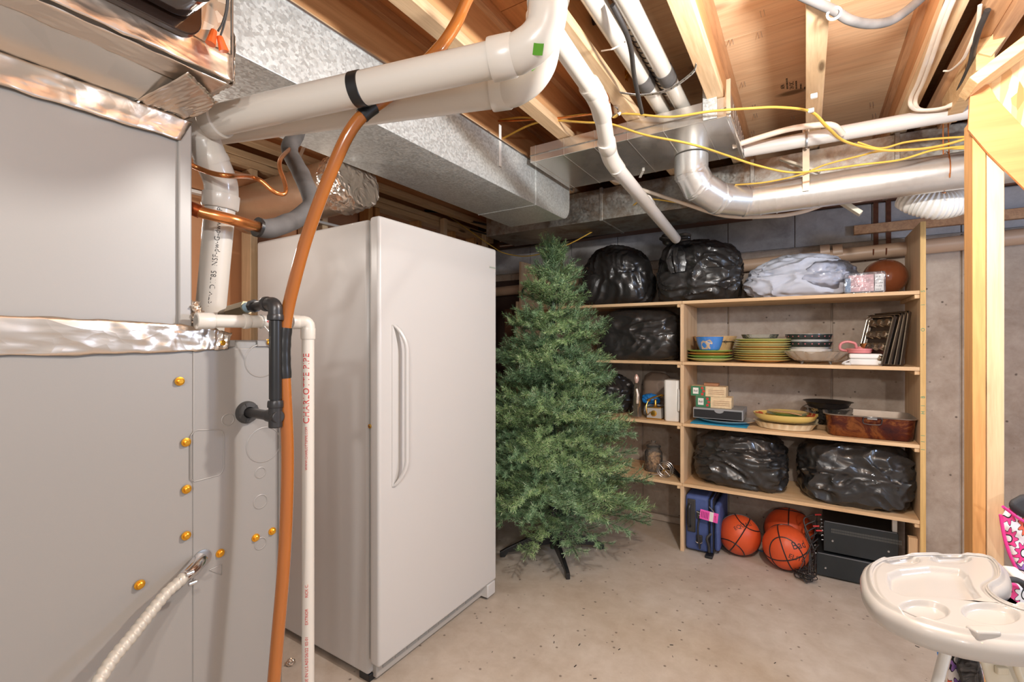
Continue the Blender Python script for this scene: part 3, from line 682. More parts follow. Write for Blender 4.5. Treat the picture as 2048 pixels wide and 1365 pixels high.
# ================================================================ condensate drain of thin white pipe
cp = thing('condensate_pipe', (-.95, .637, 0), 'thin white plastic drain pipe with red lettering standing before the freezer', 'pipe')
q0 = Vector((-.972, YU - .005, 1.388)); q1 = WX(598, 642, -.95); q1 = Vector((-.952, q1.y, 1.392)); 
vx = WX(616, 700, -.945); vz0 = Vector((vx.x, vx.y, 1.392))
MB().cyl(q0, q1, .0128, 24).build('pipe_run', M['pvc'], cp)
hub(q0, q1 - q0, .03, .0135, 'coupling', cp); hub(q0.lerp(q1, .42), q1 - q0, .012, .0128, 'coupling', cp)
MB().tube(arcpath([q1 - Vector((0, .004, 0)), vz0, vz0 - Vector((0, 0, .03))], .016, 8), .0148, 28).build('elbow', M['pvc'], cp)
hub(vz0 - Vector((0, 0, .012)), (0, 0, -1), .026, .0132, 'coupling', cp); hub(q1 - Vector((0, .02, 0)), (0, 1, 0), .024, .0132, 'coupling', cp)
MB().cyl((vz0.x, vz0.y, .004), vz0, .0132, 28).build('standpipe', M['pvc'], cp)
outv = Vector((-vz0.x, -vz0.y, 0)).normalized(); rot = Matrix.Rotation(-.55, 3, 'Z'); 
def vt(txt, size, v_bottom, sp, rotv, mt=M['redtxt']):
    zz = WY(616, v_bottom, vz0.y).z
    o_ = Matrix.Rotation(rotv, 3, 'Z') @ outv
    pipe_text(txt, size, (vz0.x, vz0.y, zz), (0, 0, 1), o_, .0132, mt, cp, sp)
vt('CHARLOTTE PIPE', .0190, 846, 1.07, -.25)
vt('WWW.CHARLOTTEPIPE.COM', .0072, 938, 1.0, -.25)
vt('RICK C.', .0088, 1190, 1.0, -.2)
vt('EXTRIOR', .0088, 1244, 1.0, -.2)
vt('02-01', .0088, 1285, 1.0, -.2)
vt('03/26/22', .0092, 1318, 1.0, -.2)
vt('MADE IN U.S.A.', .0092, 1372, 1.0, -.2)
MB().tube([q0.lerp(q1, .6) + Vector((.014 * cos(a), 0, .014 * sin(a))) for a in [R(k * 20) for k in range(19)]], .0012, 6).build('cable_tie', M['cream'], cp)
MB().tube(smoothpath([q0.lerp(q1, .6) + Vector((.012, 0, -.010)), q0.lerp(q1, .63) + Vector((.016, .003, -.025)), q0.lerp(q1, .65) + Vector((.012, .006, -.045))]), .0012, 6).build('tie_tail', M['cream'], cp)
text_on('lettering', '4560  1/2  EXT', .0075, q0.lerp(q1, .62) + Vector((.0132, 0, 0)), q1 - q0, (0, 0, 1), M['redtxt'], cp)
# ================================================================ black iron gas pipe
gp = thing('gas_pipe', (-.89, .53, 1.3), 'black iron gas pipe with tee and elbow entering furnace through rubber grommet', 'pipe')
G = WX(494, 825, XF); TE = Vector((-.895, G.y, G.z)); TT = Vector((-.895, G.y, 1.425))
rI = .0100
MB().cyl(G - Vector((.01, 0, 0)), TE, rI, 20).build('pipe_stub', M['blackiron'], gp)
MB().cyl(TE, TT - Vector((0, 0, .03)), rI, 20).build('riser', M['blackiron'], gp)
MB().lathe([(.010, .004), (.012, .010), (.021, .009), (.0235, .002), (.0235, -.002), (.018, -.003)], G, 32, (1, 0, 0)).build('grommet', M['blackrub'], gp)
for a in range(5): 
    an = R(72 * a + 20); MB().box(-.001, .0105, -.0015, .0015, .012, .021, Matrix.Translation(G) @ Matrix.Rotation(an, 4, 'X')).build('grommet_rib', M['blackrub'], gp)
hub(TE - Vector((.026, 0, 0)), (1, 0, 0), .03, rI * 1.05, 'fitting_collar', gp, M['blackiron'])
MB().cyl(TE - Vector((.02, 0, 0)), TE + Vector((.012, 0, 0)), rI * 1.3, 20).build('tee', M['blackiron'], gp, bev=.002)
MB().cyl(TE - Vector((0, 0, .022)), TE + Vector((0, 0, .03)), rI * 1.28, 20).build('tee', M['blackiron'], gp, bev=.002)
hub(TE + Vector((0, 0, .018)), (0, 0, 1), .014, rI * 1.25, 'fitting_collar', gp, M['blackiron'])
MB().cyl(TE + Vector((0, 0, .035)), TT - Vector((0, 0, .035)), rI * 1.2, 18).build('tape_wrap', M['tape'], gp)
MB().tube(arcpath([TT - Vector((0, 0, .03)), TT, TT - Vector((.035, 0, 0))], .02, 8), rI * 1.35, 22).build('elbow', M['blackiron'], gp)
hub(TT - Vector((0, 0, .034)), (0, 0, 1), .012, rI * 1.3, 'fitting_collar', gp, M['blackiron']); hub(TT - Vector((.036, 0, 0)), (1, 0, 0), .012, rI * 1.3, 'fitting_collar', gp, M['blackiron'])
tl = Vector((-.045, 0, -.003))
E0 = TT - Vector((.03, 0, 0)); E1 = TT + Vector((-.085, 0, -.002)); E2 = TT + Vector((-.105, 0, -.004)); E3 = TT + Vector((-.16, -.005, -.012)); E4 = TT + Vector((-.3, -.02, -.04))
MB().cyl(E0, E1, rI, 18).build('pipe_run', M['blackiron'], gp)
MB().cyl(E1, E2, rI * 1.1, 16).build('sealant_ring', plain('blue_sealant', s2l(150, 175, 190), .5), gp)
MB().cyl(E1 + Vector((.012, 0, 0)), E1, rI * 1.35, 8).build('union', M['blackiron'], gp)
MB().cyl(E2, E3, rI * 1.5, 6).build('union_nut', plain('dull_brass', s2l(150, 135, 110), .35, .8), gp)
MB().cyl(E3, E4, rI * 1.1, 16).build('flex_connector', plain('dull_brass2', s2l(120, 108, 92), .35, .7), gp)
# ================================================================ refrigerant lines
rl = thing('suction_line', (-1.1, .6, 1.6), 'thick copper line disappearing into grey foam insulation beside the furnace', 'pipe')
c = [W(370, 412, .925), W(400, 424, .935), W(440, 434, .95), W(480, 444, .98), W(530, 458, 1.06)]
MB().tube(smoothpath(c, 8), .0118, 20).build('copper_line', M['copper'], rl)
MB().tube(smoothpath([W(376, 414, .927), W(388, 419, .931), W(400, 424, .935)], 6), .0135, 20).build('solder_joint', plain('burnt_copper', s2l(170, 84, 44), .35, .9, .5, 60), rl)
c = [W(516, 455, 1.04), W(535, 458, 1.06), W(560, 452, 1.09), W(590, 440, 1.15), W(612, 425, 1.17), W(624, 408, 1.19), W(619, 385, 1.2), W(608, 360, 1.22), W(596, 335, 1.25), W(582, 310, 1.28), W(580, 292, 1.31), W(590, 275, 1.36), W(598, 255, 1.42)]
MB().tube(smoothpath(c, 8), .0215, 24, rf=lambda L, a, r: r * (1 + .10 * noise.noise(Vector((L * 28, cos(a), sin(a)))))).build('foam_sleeve', M['greyfoam'], rl)
MB().tube([W(513, 454, 1.037), W(519, 456, 1.043)], .0222, 24).build('sleeve_end', M['tape'], rl)
ll = thing('liquid_line', (-1.1, .6, 1.7), 'thin bare copper tube looping between vent pipe and foam sleeve', 'pipe')
c = [W(372, 325, .93), W(400, 338, .945), W(430, 348, .94), W(460, 352, .95), W(500, 354, 1.05), W(522, 362, 1.06), W(543, 380, 1.07), W(556, 387, 1.08), W(568, 388, 1.09), W(572, 378, 1.1), W(568, 360, 1.12), W(560, 338, 1.14), W(560, 322, 1.16), W(568, 310, 1.2), W(580, 298, 1.27)]
MB().tube(smoothpath(c, 8), .0052, 14).build('copper_tube', M['copper'], ll)
# ================================================================ armoured cable into furnace
ac = thing('armored_cable', tuple(onF(380, 1140)), 'ribbed grey armored cable plugging into the furnace front near floor', 'cable')
c = [onF(372, 1150, .028), onF(360, 1163, .032), onF(332, 1188, .036), onF(296, 1232, .045), onF(262, 1275, .058), onF(225, 1320, .07), onF(190, 1375, .085), onF(150, 1440, .1), onF(100, 1540, .12), onF(40, 1700, .15)]
c = smoothpath(c, 46)
MB().tube(c, .0098, 18, rf=lambda L, a, r: r * (1 + .15 * (abs(sin((L * 2 * pi / .0105 + a) / 2)) - .5))).build('cable', plain('grey_conduit', s2l(186, 178, 166), .45, .2, .06, 20), ac)
k0 = onF(403, 1117, .004); k1 = onF(385, 1140, .02); k2 = onF(366, 1157, .03)
MB().tube([k0, k0.lerp(k1, .4), k1, k2], [.012, .0145, .0135, .0115], 16).build('connector_body', M['chrome'], ac)
MB().lathe([(.0165, 0), (.0165, .003), (.012, .004)], onF(404, 1117, -.001), 24, (1, 0, 0)).build('locknut', M['steel'], ac)
for off in ((.012, 0, .006), (.012, .004, -.014)):
    p = k1.lerp(k2, .6) + Vector(off); MB().cyl(p - Vector((0, .006, 0)), p + Vector((0, .006, 0)), .004, 10).build('clamp_screw', M['chrome'], ac)
MB().beam(k1.lerp(k2, .2) + Vector((.008, -.01, 0)), k1.lerp(k2, .9) + Vector((.008, -.012, 0)), .007, .008).build('clamp_ear', M['chrome'], ac, bev=.002)
# ================================================================ freezer
DX = -1.388; DY0 = 1.238; DY1 = 2.043; DZ0 = .085; DZ1 = 1.836; BX1 = -1.455; BX0 = -2.247
fz = thing('upright_freezer', (-1.85, 1.64, 0), 'tall white upright freezer with a long curved door handle', 'freezer')
MB().box(BX0, BX1, DY0 + .003, DY1 - .003, .03, DZ1 - .006).build('cabinet', M['frz'], fz, bev=.012, seg=3)
MB().box(BX1 + .0005, BX1 + .012, DY0 + .012, DY1 - .012, DZ0 + .01, DZ1 - .015).build('gasket', M['frzdk'], fz)
m = MB().box(BX1 + .012, DX, DY0, DY1, DZ0, DZ1); dr = m.build('door', M['frz'], fz, bev=.012, seg=4)
H0 = WX(787, 973, DX); H1 = WX(787, 650, DX); hy = 1.315
hz0, hz1 = H0.z, H1.z
# handle: flat strip that rises off the door and bows outward
prof = []
n = 40; m = MB()
for i in range(n + 1):
    s = i / n; z = hz0 + (hz1 - hz0) * s
    e = min(s, 1 - s) / .16; e = min(1, e); bow = sin(e * pi / 2) ** .8
    y0_ = hy + .030 * bow; xo = DX + .003 + .040 * bow
    wy = .020 + .006 * (1 - bow)
    tk = .012
    m.v += [Vector((xo - tk * .5, y0_ - wy / 2, z)), Vector((xo + tk * .3, y0_ - wy / 2 + .002, z)), Vector((xo + tk * .7, y0_, z)), Vector((xo + tk * .3, y0_ + wy / 2 - .002, z)), Vector((xo - tk * .5, y0_ + wy / 2, z))]
for i in range(n):
    for j in range(5):
        a = i * 5 + j; b2 = i * 5 + (j + 1) % 5; m.f.append((a, b2, b2 + 5, a + 5))
m.f.append((4, 3, 2, 1, 0)); m.f.append(tuple(n * 5 + j for j in range(5)))
m.build('handle', M['frz'], dr, bev=.002)
m = MB()
pts = []
for i in range(n + 1):
    s = i / n; z = hz0 + .004 + (hz1 - hz0 - .008) * s; e = min(1, min(s, 1 - s) / .16); pts.append((DX + .001, hy - .008 + .024 * sin(e * pi / 2), z))
MB().prism([(DX - .001, hy - .012, hz0), (DX - .001, hy - .012, hz1)] + [tuple(p) for p in reversed(pts)], (.004, 0, 0)).build('handle_recess', M['frz'], dr)
p = WY(740, 853, DY0)
MB().lathe([(.0085, 0), (.0085, .003), (.006, .004), (0, .004)], (p.x, DY0, p.z), 20, (0, -1, 0)).build('lock', M['brass'], dr)
MB().lathe([(.003, .0041), (0, .0045)], (p.x, DY0, p.z), 10, (0, -1, 0)).build('keyhole', M['blackpl'], dr)
MB().box(BX0 + .02, BX1 + .02, DY0 + .03, DY1 - .06, .012, .075).build('kick_plate', M['cream'], fz, bev=.004)
for k in range(10): MB().box(BX1 + .0205, BX1 + .023, DY0 + .06 + k * .067, DY0 + .115 + k * .067, .038, .050).build('vent_slot', M['frzdk'], fz)
MB().box(BX1 - .03, DX - .004, DY1 - .075, DY1 - .004, .012, .082).build('hinge_foot', M['frz'], fz, bev=.006)
MB().box(BX1 - .02, DX - .02, DY1 - .06, DY1 - .02, .0, .012).build('leveling_foot', M['blackpl'], fz, bev=.003)
MB().box(BX1 - .06, BX1, DY0 + .01, DY0 + .08, .0, .03).build('leveling_foot', M['blackpl'], fz, bev=.003)
b0 = WX(978, 536, DX); b1 = WX(991, 531, DX)
MB().box(DX, DX + .001, b0.y, b1.y, b0.z - .003, b0.z + .012).build('badge', M['pvc2'], dr)
MB().box(DX + .001, DX + .0013, b0.y + .003, b1.y - .003, b0.z + .003, b0.z + .006).build('badge_print', plain('green_print', s2l(110, 150, 130), .5), fz)
# ================================================================ pipes at the ceiling
def simple(name, path, r, mat_, label, cat, n=16, group=None, rf=None):
    o = MB().tube(path, r, n, rf=rf).build(name, mat_); return tag(o, label, cat, group)
def along(u, v, z, y0, y1):
    p = WZ(u, v, z); return p.x
def ceilpipe(u, v, z, r, label, letters=None):
    X = WZ(u, v, z).x
    t = thing('white_pipe', (X, 1.5, z), label, 'pipe')
    MB().cyl((X, -.5, z), (X, 2.12, z), r, 28).build('pipe_run', M['pvc'], t)
    return t, X
t1, xa = ceilpipe(1312, 200, 2.36, .030, 'left white plastic pipe of the parallel pair ending at the flat duct')
t2_, xc = ceilpipe(1358, 200, 2.36, .030, 'right white plastic pipe of the parallel pair ending at the flat duct')
MB().cyl((xa, 1.76, 2.36), (xa, 1.84, 2.36), .0325, 28).build('rubber_sleeve', M['greyfoam'], t1)
MB().cyl((xc, 1.76, 2.36), (xc, 1.84, 2.36), .0325, 28).build('rubber_sleeve', M['greyfoam'], t2_)
xb = (xa + xc) / 2
t = thing('wrapped_line', (xb, 1.6, 2.38), 'narrow line wrapped in silver tape squeezed between two white pipes', 'pipe')
MB().tube([(xb, -.4 + k * .01, 2.40) for k in range(200)], .013, 16).build('pipe_run', M['pvc2'], t)
MB().tube([(xb + .004, 1.45 + k * .004, 2.385) for k in range(160)], .017, 18, rf=lambda L, a, r: r * (1 + .12 * sin(L * 2 * pi / .035 + a))).build('tape_spiral', M['foilflat'], t)
for k in range(14): MB().tube([(xb + .004 + .019 * cos(a), 1.5 + k * .036 + .008 * a, 2.385 + .019 * sin(a)) for a in [R(q * 20) for q in range(-9, 10)]], .002, 5).build('black_banding', M['tape'], t)
for k in range(12):
    text_on('lettering', 'PVC 1 IN SCH 40', .02, (xb - .014, .7 + k * .2, 2.40), (0, 1, 0), (0, 0, -1), M['blktxt'], t) if k < 5 else None
# punched strap slung beneath the pipes
stp = [WZ(1240, 185, 2.315), WZ(1280, 190, 2.31), WZ(1320, 185, 2.31), WZ(1350, 172, 2.315), WZ(1385, 145, 2.318), WZ(1393, 128, 2.32)]
m = MB(); P = smoothpath(stp, 8)
for i, p in enumerate(P): m.v += [p + Vector((0, -.009, 0)), p + Vector((0, .009, 0))]
for i in range(len(P) - 1): m.f.append((2 * i, 2 * i + 1, 2 * i + 3, 2 * i + 2))
o = m.build('pipe_strap', M['steel']); md = o.modifiers.new('s', 'SOLIDIFY'); md.thickness = .0012
tag(o, 'long punched metal strap slung under the two white ceiling pipes', 'strap')
for i in range(4, len(P) - 4, 3):
    h = MB().lathe([(.003, 0), (.003, .0006), (0, .0007)], P[i] - Vector((0, 0, .0018)), 8, (0, 0, 1)).build('hole', M['blackpl'], None); h.parent = o
# diagonal drain pipe
dg = thing('drain_pipe', tuple(W(1215, 270, 1.7)), 'narrow white plastic drain pipe bending down toward the shelved trash bags', 'pipe')
rr = .0285
k0 = W(1075, 20, 1.22); k1 = W(1190, 188, 1.50); k2 = W(1216, 300, 1.75); k3 = W(1232, 335, 1.84); k4 = W(1290, 402, 2.33); k5 = W(1352, 478, 2.86)
K0 = k1 + (k0 - k1) * 1.0
MB().cyl(K0, k1, rr, 28).build('pipe_run', M['pvc'], dg); hub(k1 - (k1 - k0).normalized() * .05, k1 - k0, .05, rr, par=dg)
MB().tube(arcpath([k1 - (k1 - k0).normalized() * .02, W(1199, 205, 1.53), W(1205, 232, 1.60)], .05, 8), rr * 1.15, 28).build('elbow', M['pvc'], dg)
MB().cyl(W(1202, 215, 1.56), k2, rr, 28).build('pipe_run', M['pvc'], dg)
MB().tube([W(1197, 201, 1.53), W(1200, 207, 1.545)], rr * 1.22, 28).build('copper_clamp', M['copper'], dg)
hub(k2 - (k2 - k1).normalized() * .05, k2 - k1, .05, rr, par=dg)
MB().tube(arcpath([k2 - (k2 - k1).normalized() * .01, W(1221, 318, 1.80), k3 + (k4 - k3).normalized() * .03], .05, 8), rr * 1.12, 28).build('elbow', M['pvc'], dg)
MB().cyl(k3, k5, rr, 28).build('pipe_run', M['pvc2'], dg); hub(k4, k5 - k4, .07, rr, par=dg, mat_=M['pvc2'])
# grey-white pipe in front of round duct
gw = thing('water_pipe', (.1, 2.45, 2.235), 'long grey white pipe running level above the round duct', 'pipe')
MB().cyl((-.243, 2.44, 2.25), (2.2, 2.44, 2.20), .031, 28).build('pipe_run', M['pvc2'], gw)
p = WY(1613, 280, 2.44); MB().tube([(p.x, 2.44 + .034 * cos(R(a)), 2.243 + .034 * sin(R(a))) for a in range(0, 361, 20)], .005, 6).build('pipe_clamp', M['steel'], gw)
MB().cyl((p.x, 2.44, 2.275), (p.x, 2.44, 2.318), .006, 8).build('hanger_rod', M['steel'], gw)
# beige drain along wall behind shelf
bp_ = thing('wall_pipe', (.2, YW - .05, 1.9), 'beige drain pipe strapped along the concrete wall above the shelves', 'pipe')
za = WY(1500, 525, YW - .05).z; zc_ = WY(1930, 485, YW - .05).z
MB().cyl((-2.6, YW - .052, za - .09), (2.4, YW - .052, zc_ + .05), .042, 28).build('pipe_run', M['pvcb'], bp_)
for u in (1640, 1665):
    p = WY(u, 505, YW - .052); MB().cyl((p.x, YW - .052, p.z - .004), (p.x + .05, YW - .052, p.z - .002), .048, 28).build('coupling', M['pvcb'], bp_)
p = WY(1745, 500, YW - .05)
for dx in (0, .06): MB().tube([(p.x + dx, YW - .052 + .046 * cos(R(a)), za + .012 + .046 * sin(R(a))) for a in range(-180, 60, 15)], .004, 6).build('pipe_strap', plain('rust_strap2', s2l(120, 64, 40), .6, .4), bp_)
# thin white plastic pipes crossing dark duct
simple('thin_white_pipe', smoothpath([WY(1225, 360, 2.62), WY(1300, 385, 2.68), WY(1370, 408, 2.72), WY(1450, 432, 2.74), WY(1540, 433, 2.74), WY(1600, 425, 2.74), WY(1660, 405, 2.74)], 8), .010, M['wht'], 'thin white tube sagging under the round duct', 'pipe')
simple('white_tube', smoothpath([WY(1465, 293, 2.33), WY(1520, 275, 2.33), WY(1580, 258, 2.32), WY(1640, 250, 2.31), WY(1668, 252, 2.31), WY(1685, 268, 2.36)], 8), .012, M['wht'], 'white flexible tube arching above the grey white pipe', 'pipe')
o = MB().beam(WY(1680, 402, 2.70), WY(1722, 428, 2.70), .05, .02).build('plastic_strip', M['cream2'], bev=.002); tag(o, 'cream plastic strip poking out under the round duct', 'strip')
o = MB().beam(WY(1560, 318, 2.69), WY(1640, 345, 2.69), .03, .012).build('plastic_strip', M['cream2'], bev=.002); tag(o, 'cream plastic strip lying diagonally above the round duct', 'strip')
# small shutoff valve
va = thing('shutoff_valve', tuple(WY(1245, 190, 1.9)), 'copper stub and chrome valve hanging between joist and drain pipe', 'valve')
MB().cyl(WY(1250, 150, 1.9), WY(1236, 205, 1.86), .0095, 16).build('copper_stub', M['copper'], va)
MB().cyl(WY(1252, 142, 1.9), WY(1248, 160, 1.9), .017, 8).build('brass_nut', M['brass'], va); MB().cyl(WY(1256, 150, 1.9), WY(1248, 146, 1.9), .02, 10).build('brass_body', M['brass'], va)
MB().cyl(WY(1250, 143, 1.9), WY(1243, 90, 1.85), .010, 12).build('black_tube', M['blkc'], va)
MB().cyl(WY(1236, 205, 1.86), WY(1230, 218, 1.85), .015, 8).build('chrome_nut', M['chrome'], va); MB().cyl(WY(1228, 216, 1.85), WY(1230, 232, 1.84), .013, 12).build('valve_body', M['chrome'], va)
MB().cyl(WY(1220, 222, 1.85), WY(1240, 226, 1.85), .010, 12).build('valve_outlet', M['chrome'], va)
simple('copper_supply_tube', smoothpath([WY(960, 243, 1.95), WY(1040, 241, 1.92), WY(1120, 236, 1.88), WY(1180, 229, 1.86), WY(1222, 223, 1.85)], 8), .0045, M['copper'], 'thin copper tube running level to the chrome valve', 'pipe', 10)
simple('black_hose_line', smoothpath([W(1225, 10, 1.35), W(1250, 60, 1.42), W(1262, 100, 1.5), W(1268, 150, 1.65), W(1276, 190, 1.75), W(1284, 226, 1.85)], 8), .008, M['blkc'], 'thin dark line dropping beside the left white ceiling pipe', 'cable', 12)
simple('joist_cable', [(-.668, .6, 2.333), (-.668, 1.2, 2.335), (-.668, 1.9, 2.334), (-.668, 2.3, 2.334)], .005, M['blkc'], 'thin black cable stapled beside the joist over the drain pipe', 'cable', 8)
tag(MB().tube(smoothpath([W(1203, 102, 1.45), W(1215, 100, 1.42), W(1225, 98, 1.40), W(1240, 90, 1.42), W(1250, 84, 1.48)]), .0022, 6).build('zip_tie', M['wht']), 'white zip tie around the left white ceiling pipe', 'tie')
# top black pipe segment crossing
simple('black_crossing_pipe', [W(1185, 38, 1.62), W(1262, 12, 1.62)], .02, M['blkc'], 'short black pipe crossing above the white ceiling pipes', 'pipe')
# ================================================================ cables
def cable(pts, r, mt, label, cat='cable', n=12, group=None, flat=.6, name=None):
    r = r * 1.2
    return tag(MB().tube(smoothpath(pts, 8), r, n, flat=flat).build(name or ('yellow_cable' if mt is M['yel'] else 'white_cable' if mt is M['wht'] else 'black_cable'), mt), label, cat, group)
cable([WY(905, 243, 2.0), WY(980, 243, 1.96), WY(1040, 235, 1.93), WY(1100, 240, 1.90), WY(1170, 245, 1.86), WY(1220, 248, 1.86), WY(1290, 270, 1.88), WY(1380, 288, 1.9), WY(1450, 310, 2.1), WY(1510, 330, 2.2), WY(1580, 345, 2.3), WY(1650, 340, 2.36), WY(1720, 330, 2.38), WY(1800, 320, 2.4), WY(1870, 300, 2.4), WY(1960, 290, 2.42)], .0058, M['yel'], 'yellow cable sagging below the flat duct and draping over the round duct')
cable([WY(960, 300, 2.0), WY(1010, 275, 1.98), WY(1060, 250, 1.95), WY(1110, 238, 1.92), WY(1180, 229, 1.92), WY(1260, 228, 1.93), WY(1340, 234, 1.93), WY(1420, 223, 1.93), WY(1500, 217, 1.94), WY(1560, 215, 2.0), WY(1622, 224, 2.1), WY(1655, 255, 2.2), WY(1690, 283, 2.32), WY(1760, 300, 2.38), WY(1820, 300, 2.39), WY(1880, 292, 2.40), WY(1960, 270, 2.41)], .0058, M['yel'], 'yellow cable clipped to the joist bottom above the flat duct')
cable([WY(1715, 285, 2.39), WY(1760, 297, 2.395), WY(1810, 285, 2.4), WY(1870, 278, 2.4), WY(1960, 272, 2.4)], .0052, M['yel'], 'yellow cable running highest toward the pine post')
cable([WY(1470, 370, 2.46), WY(1530, 365, 2.48), WY(1600, 350, 2.47), WY(1650, 330, 2.46), WY(1720, 312, 2.45), WY(1760, 303, 2.43), WY(1850, 298, 2.42), WY(1960, 297, 2.41)], .005, M['yel'], 'thin yellow cable lying lowest against the round duct top')
cable([WY(770, 372, 2.9), WY(800, 374, 2.9), WY(850, 400, 2.95), WY(930, 455, 3.0), WY(980, 490, 3.03), WY(1010, 507, 3.05), WY(1060, 512, 3.05), WY(1130, 492, 3.05), WY(1200, 455, 3.05), WY(1250, 425, 2.9), WY(1276, 404, 2.73), WY(1300, 398, 2.72), WY(1370, 408, 2.72)], .0055, M['yel'], 'yellow cable looping down behind the freezer top to the tree tip')
cable([WY(1620, 355, 2.74), WY(1560, 372, 2.74), WY(1480, 388, 2.72), WY(1440, 400, 2.7)], .004, M['yel'], 'short thin yellow cable behind the round duct')
# white cable clips
for (u, v, Y) in ((1622, 222, 2.09), (1628, 193, 1.9)):
    p = WY(u, v, Y); tag(MB().box(p.x - .010, p.x + .010, p.y - .008, p.y + .006, p.z - .006, p.z + .008).build('cable_clip', M['white'], bev=.002), 'white cable clip on joist holding the yellow cable' if v > 200 else 'empty white cable clip on joist above the yellow cable', 'clip')
# thick grey cable at top
cable([W(1590, -15, 1.30), W(1640, 8, 1.31), W(1670, 22, 1.32), W(1700, 40, 1.32), W(1740, 48, 1.33), W(1780, 42, 1.34), W(1815, 20, 1.35), W(1850, -10, 1.36)], .0105, M['greyfoam'], 'thick dark grey cable looping across the ceiling at top right', n=16, flat=1, name='grey_cable')
p = W(1668, 27, 1.31)
o = MB().tube([p + Vector((.016 * cos(R(a)) , 0, .016 * sin(R(a)))) for a in range(0, 361, 20)], .0035, 6).build('cable_bracket', M['white']); tag(o, 'white cable bracket fixing the thick grey cable to the joist', 'clip')
# white cables on the trimmer
wt = []
for i, off in enumerate((0, 10)):
    cable([WZ(1905 + off, -20, 2.29), WZ(1880 + off, 40, 2.29), WZ(1856 + off, 110, 2.29), WZ(1836 + off, 165, 2.29), WZ(1822 + off, 195, 2.28), WZ(1822 + off, 212, 2.26), WZ(1835 + off, 220, 2.25), W(1870 + off, 219, 1.78), W(1905, 211 - off * .3, 1.74), W(1945, 198 - off * .3, 1.70)], .0058, M['wht'], ('outer' if i == 0 else 'inner') + ' white cable of the pair hooked around the trimmer timber')
cable([WZ(1960, 10, 2.30), WZ(1955, 50, 2.29), WZ(1940, 90, 2.27), WZ(1925, 120, 2.27), WZ(1902, 140, 2.28), WZ(1888, 142, 2.29)], .0042, M['wht'], 'short single white cable hanging between the trimmer planks')
cable([WZ(1975, 20, 2.30), WZ(1958, 60, 2.28), WZ(1948, 95, 2.27), WZ(1940, 130, 2.27), WZ(1925, 165, 2.26), WZ(1905, 205, 2.27), WZ(1885, 225, 2.28)], .0065, M['blkc'], 'black cable running down the timber bay beside white cables', n=14, flat=1)
cable([WY(740, 375, 2.9), WY(835, 425, 3.0), WY(900, 445, 3.1), WY(980, 470, 3.2), WY(1100, 480, 3.3)], .010, M['blkc'], 'black cable bundle drooping above the freezer, lower strand')
cable([WY(820, 420, 2.8), WY(880, 425, 2.9), WY(930, 440, 3.0), WY(1020, 460, 3.2)], .012, M['blkc'], 'black cable bundle drooping above the freezer, upper strand')
for i in range(5):
    cable([WY(1000, 478 + i * 5, 3.35), WY(1120, 468 + i * 4, 3.35), WY(1230, 450 + i * 4, 3.33), WY(1340, 432 + i * 3, 3.33), WY(1440, 424 + i * 3, 3.34)], .006, M['wht'] if i in (1, 3) else M['blkc'], ('highest', 'second highest', 'middle', 'second lowest', 'lowest')[i] + ' of the dusty cables strung along the sill above the shelves', group='dusty cables along the sill')
# ================================================================ shelving
YS = 3.10; YB = 3.535; ST = .019
XR = WY(1846, 700, YS).x; XD = WY(1364, 700, YS).x; XLs = WY(1034, 700, YS).x
ZT = [1.607, 1.217, .822, .437]         # top surfaces
sh = thing('plywood_shelving', (-.7, 3.3, 0), 'tall open plywood shelving unit along concrete wall with four shelf levels', 'shelf')
PT = .022
MB().box(XR - PT / 2, XR + PT / 2, YS, YB, 0, 1.955).build('side_panel', M['shelfZ'], sh, bev=.001, smooth=False)
MB().box(XR - PT / 2, XR + PT / 2, YS - .0025, YS - .0002, 0, 1.955).build('yellow_edge', M['edgeY'], sh)
MB().box(XLs - PT / 2, XLs + PT / 2, YS, YB, 0, 1.66 + .0).build('side_panel', M['shelfZ'], sh, bev=.001, smooth=False)
zz = [0] + list(reversed(ZT))
for i in range(4):
    a = zz[i]; b_ = zz[i + 1] - ST
    MB().box(XD - PT / 2, XD + PT / 2, YS + .001, YB, a + .001, b_ - .001).build('divider_panel', M['shelfZ'], sh, bev=.001, smooth=False)
MB().box(XLs + .02, XLs + .04, YS, YB, 1.607, 1.97).build('side_panel', M['shelfZ'], sh, bev=.001, smooth=False)
for z in ZT:
    MB().box(XD + PT / 2 - .010, XR - PT / 2 - .001, YS, YB, z - ST, z).build('shelf_board', M['shelf'], sh, bev=.001, smooth=False)
    MB().box(XLs + PT / 2 + .001, XD - PT / 2 + .010, YS, YB, z - ST, z).build('shelf_board', M['shelf'], sh, bev=.001, smooth=False)
    for X0, X1 in ((XR - PT / 2 - .021, XR - PT / 2 - .0005), (XD - PT / 2 - .021, XD - PT / 2 - .0005), (XLs + PT / 2 + .0005, XLs + PT / 2 + .02)):
        MB().box(X0, X1, YS + .006, YB, z - ST - .021, z - ST - .001).build('cleat', M['shelf'], sh, bev=.002)
# green painted lettering marks down the right edge
gm = plain('green_marker', s2l(60, 140, 110), .6)
for (v, s) in ((583, 'S'), (610, 'I'), (660, 'O'), (690, '-'), (795, 'B'), (812, 'I'), (826, 'H'), (872, 'I'), (884, 'I'), (900, 'I')):
    z = WY(1848, v, YS).z
    text_on('green_lettering', s, .022, (XR, YS - .0028, z), (0, 0, 1), (-1, 0, 0), gm, sh, 'CENTER')
def X_(u, Y): return WY(u, 682, Y).x
def Z_(u, v, Y): return WY(u, v, Y).z
def rad(px, u, Y): return px * dep(X_(u, Y), Y) / FPX
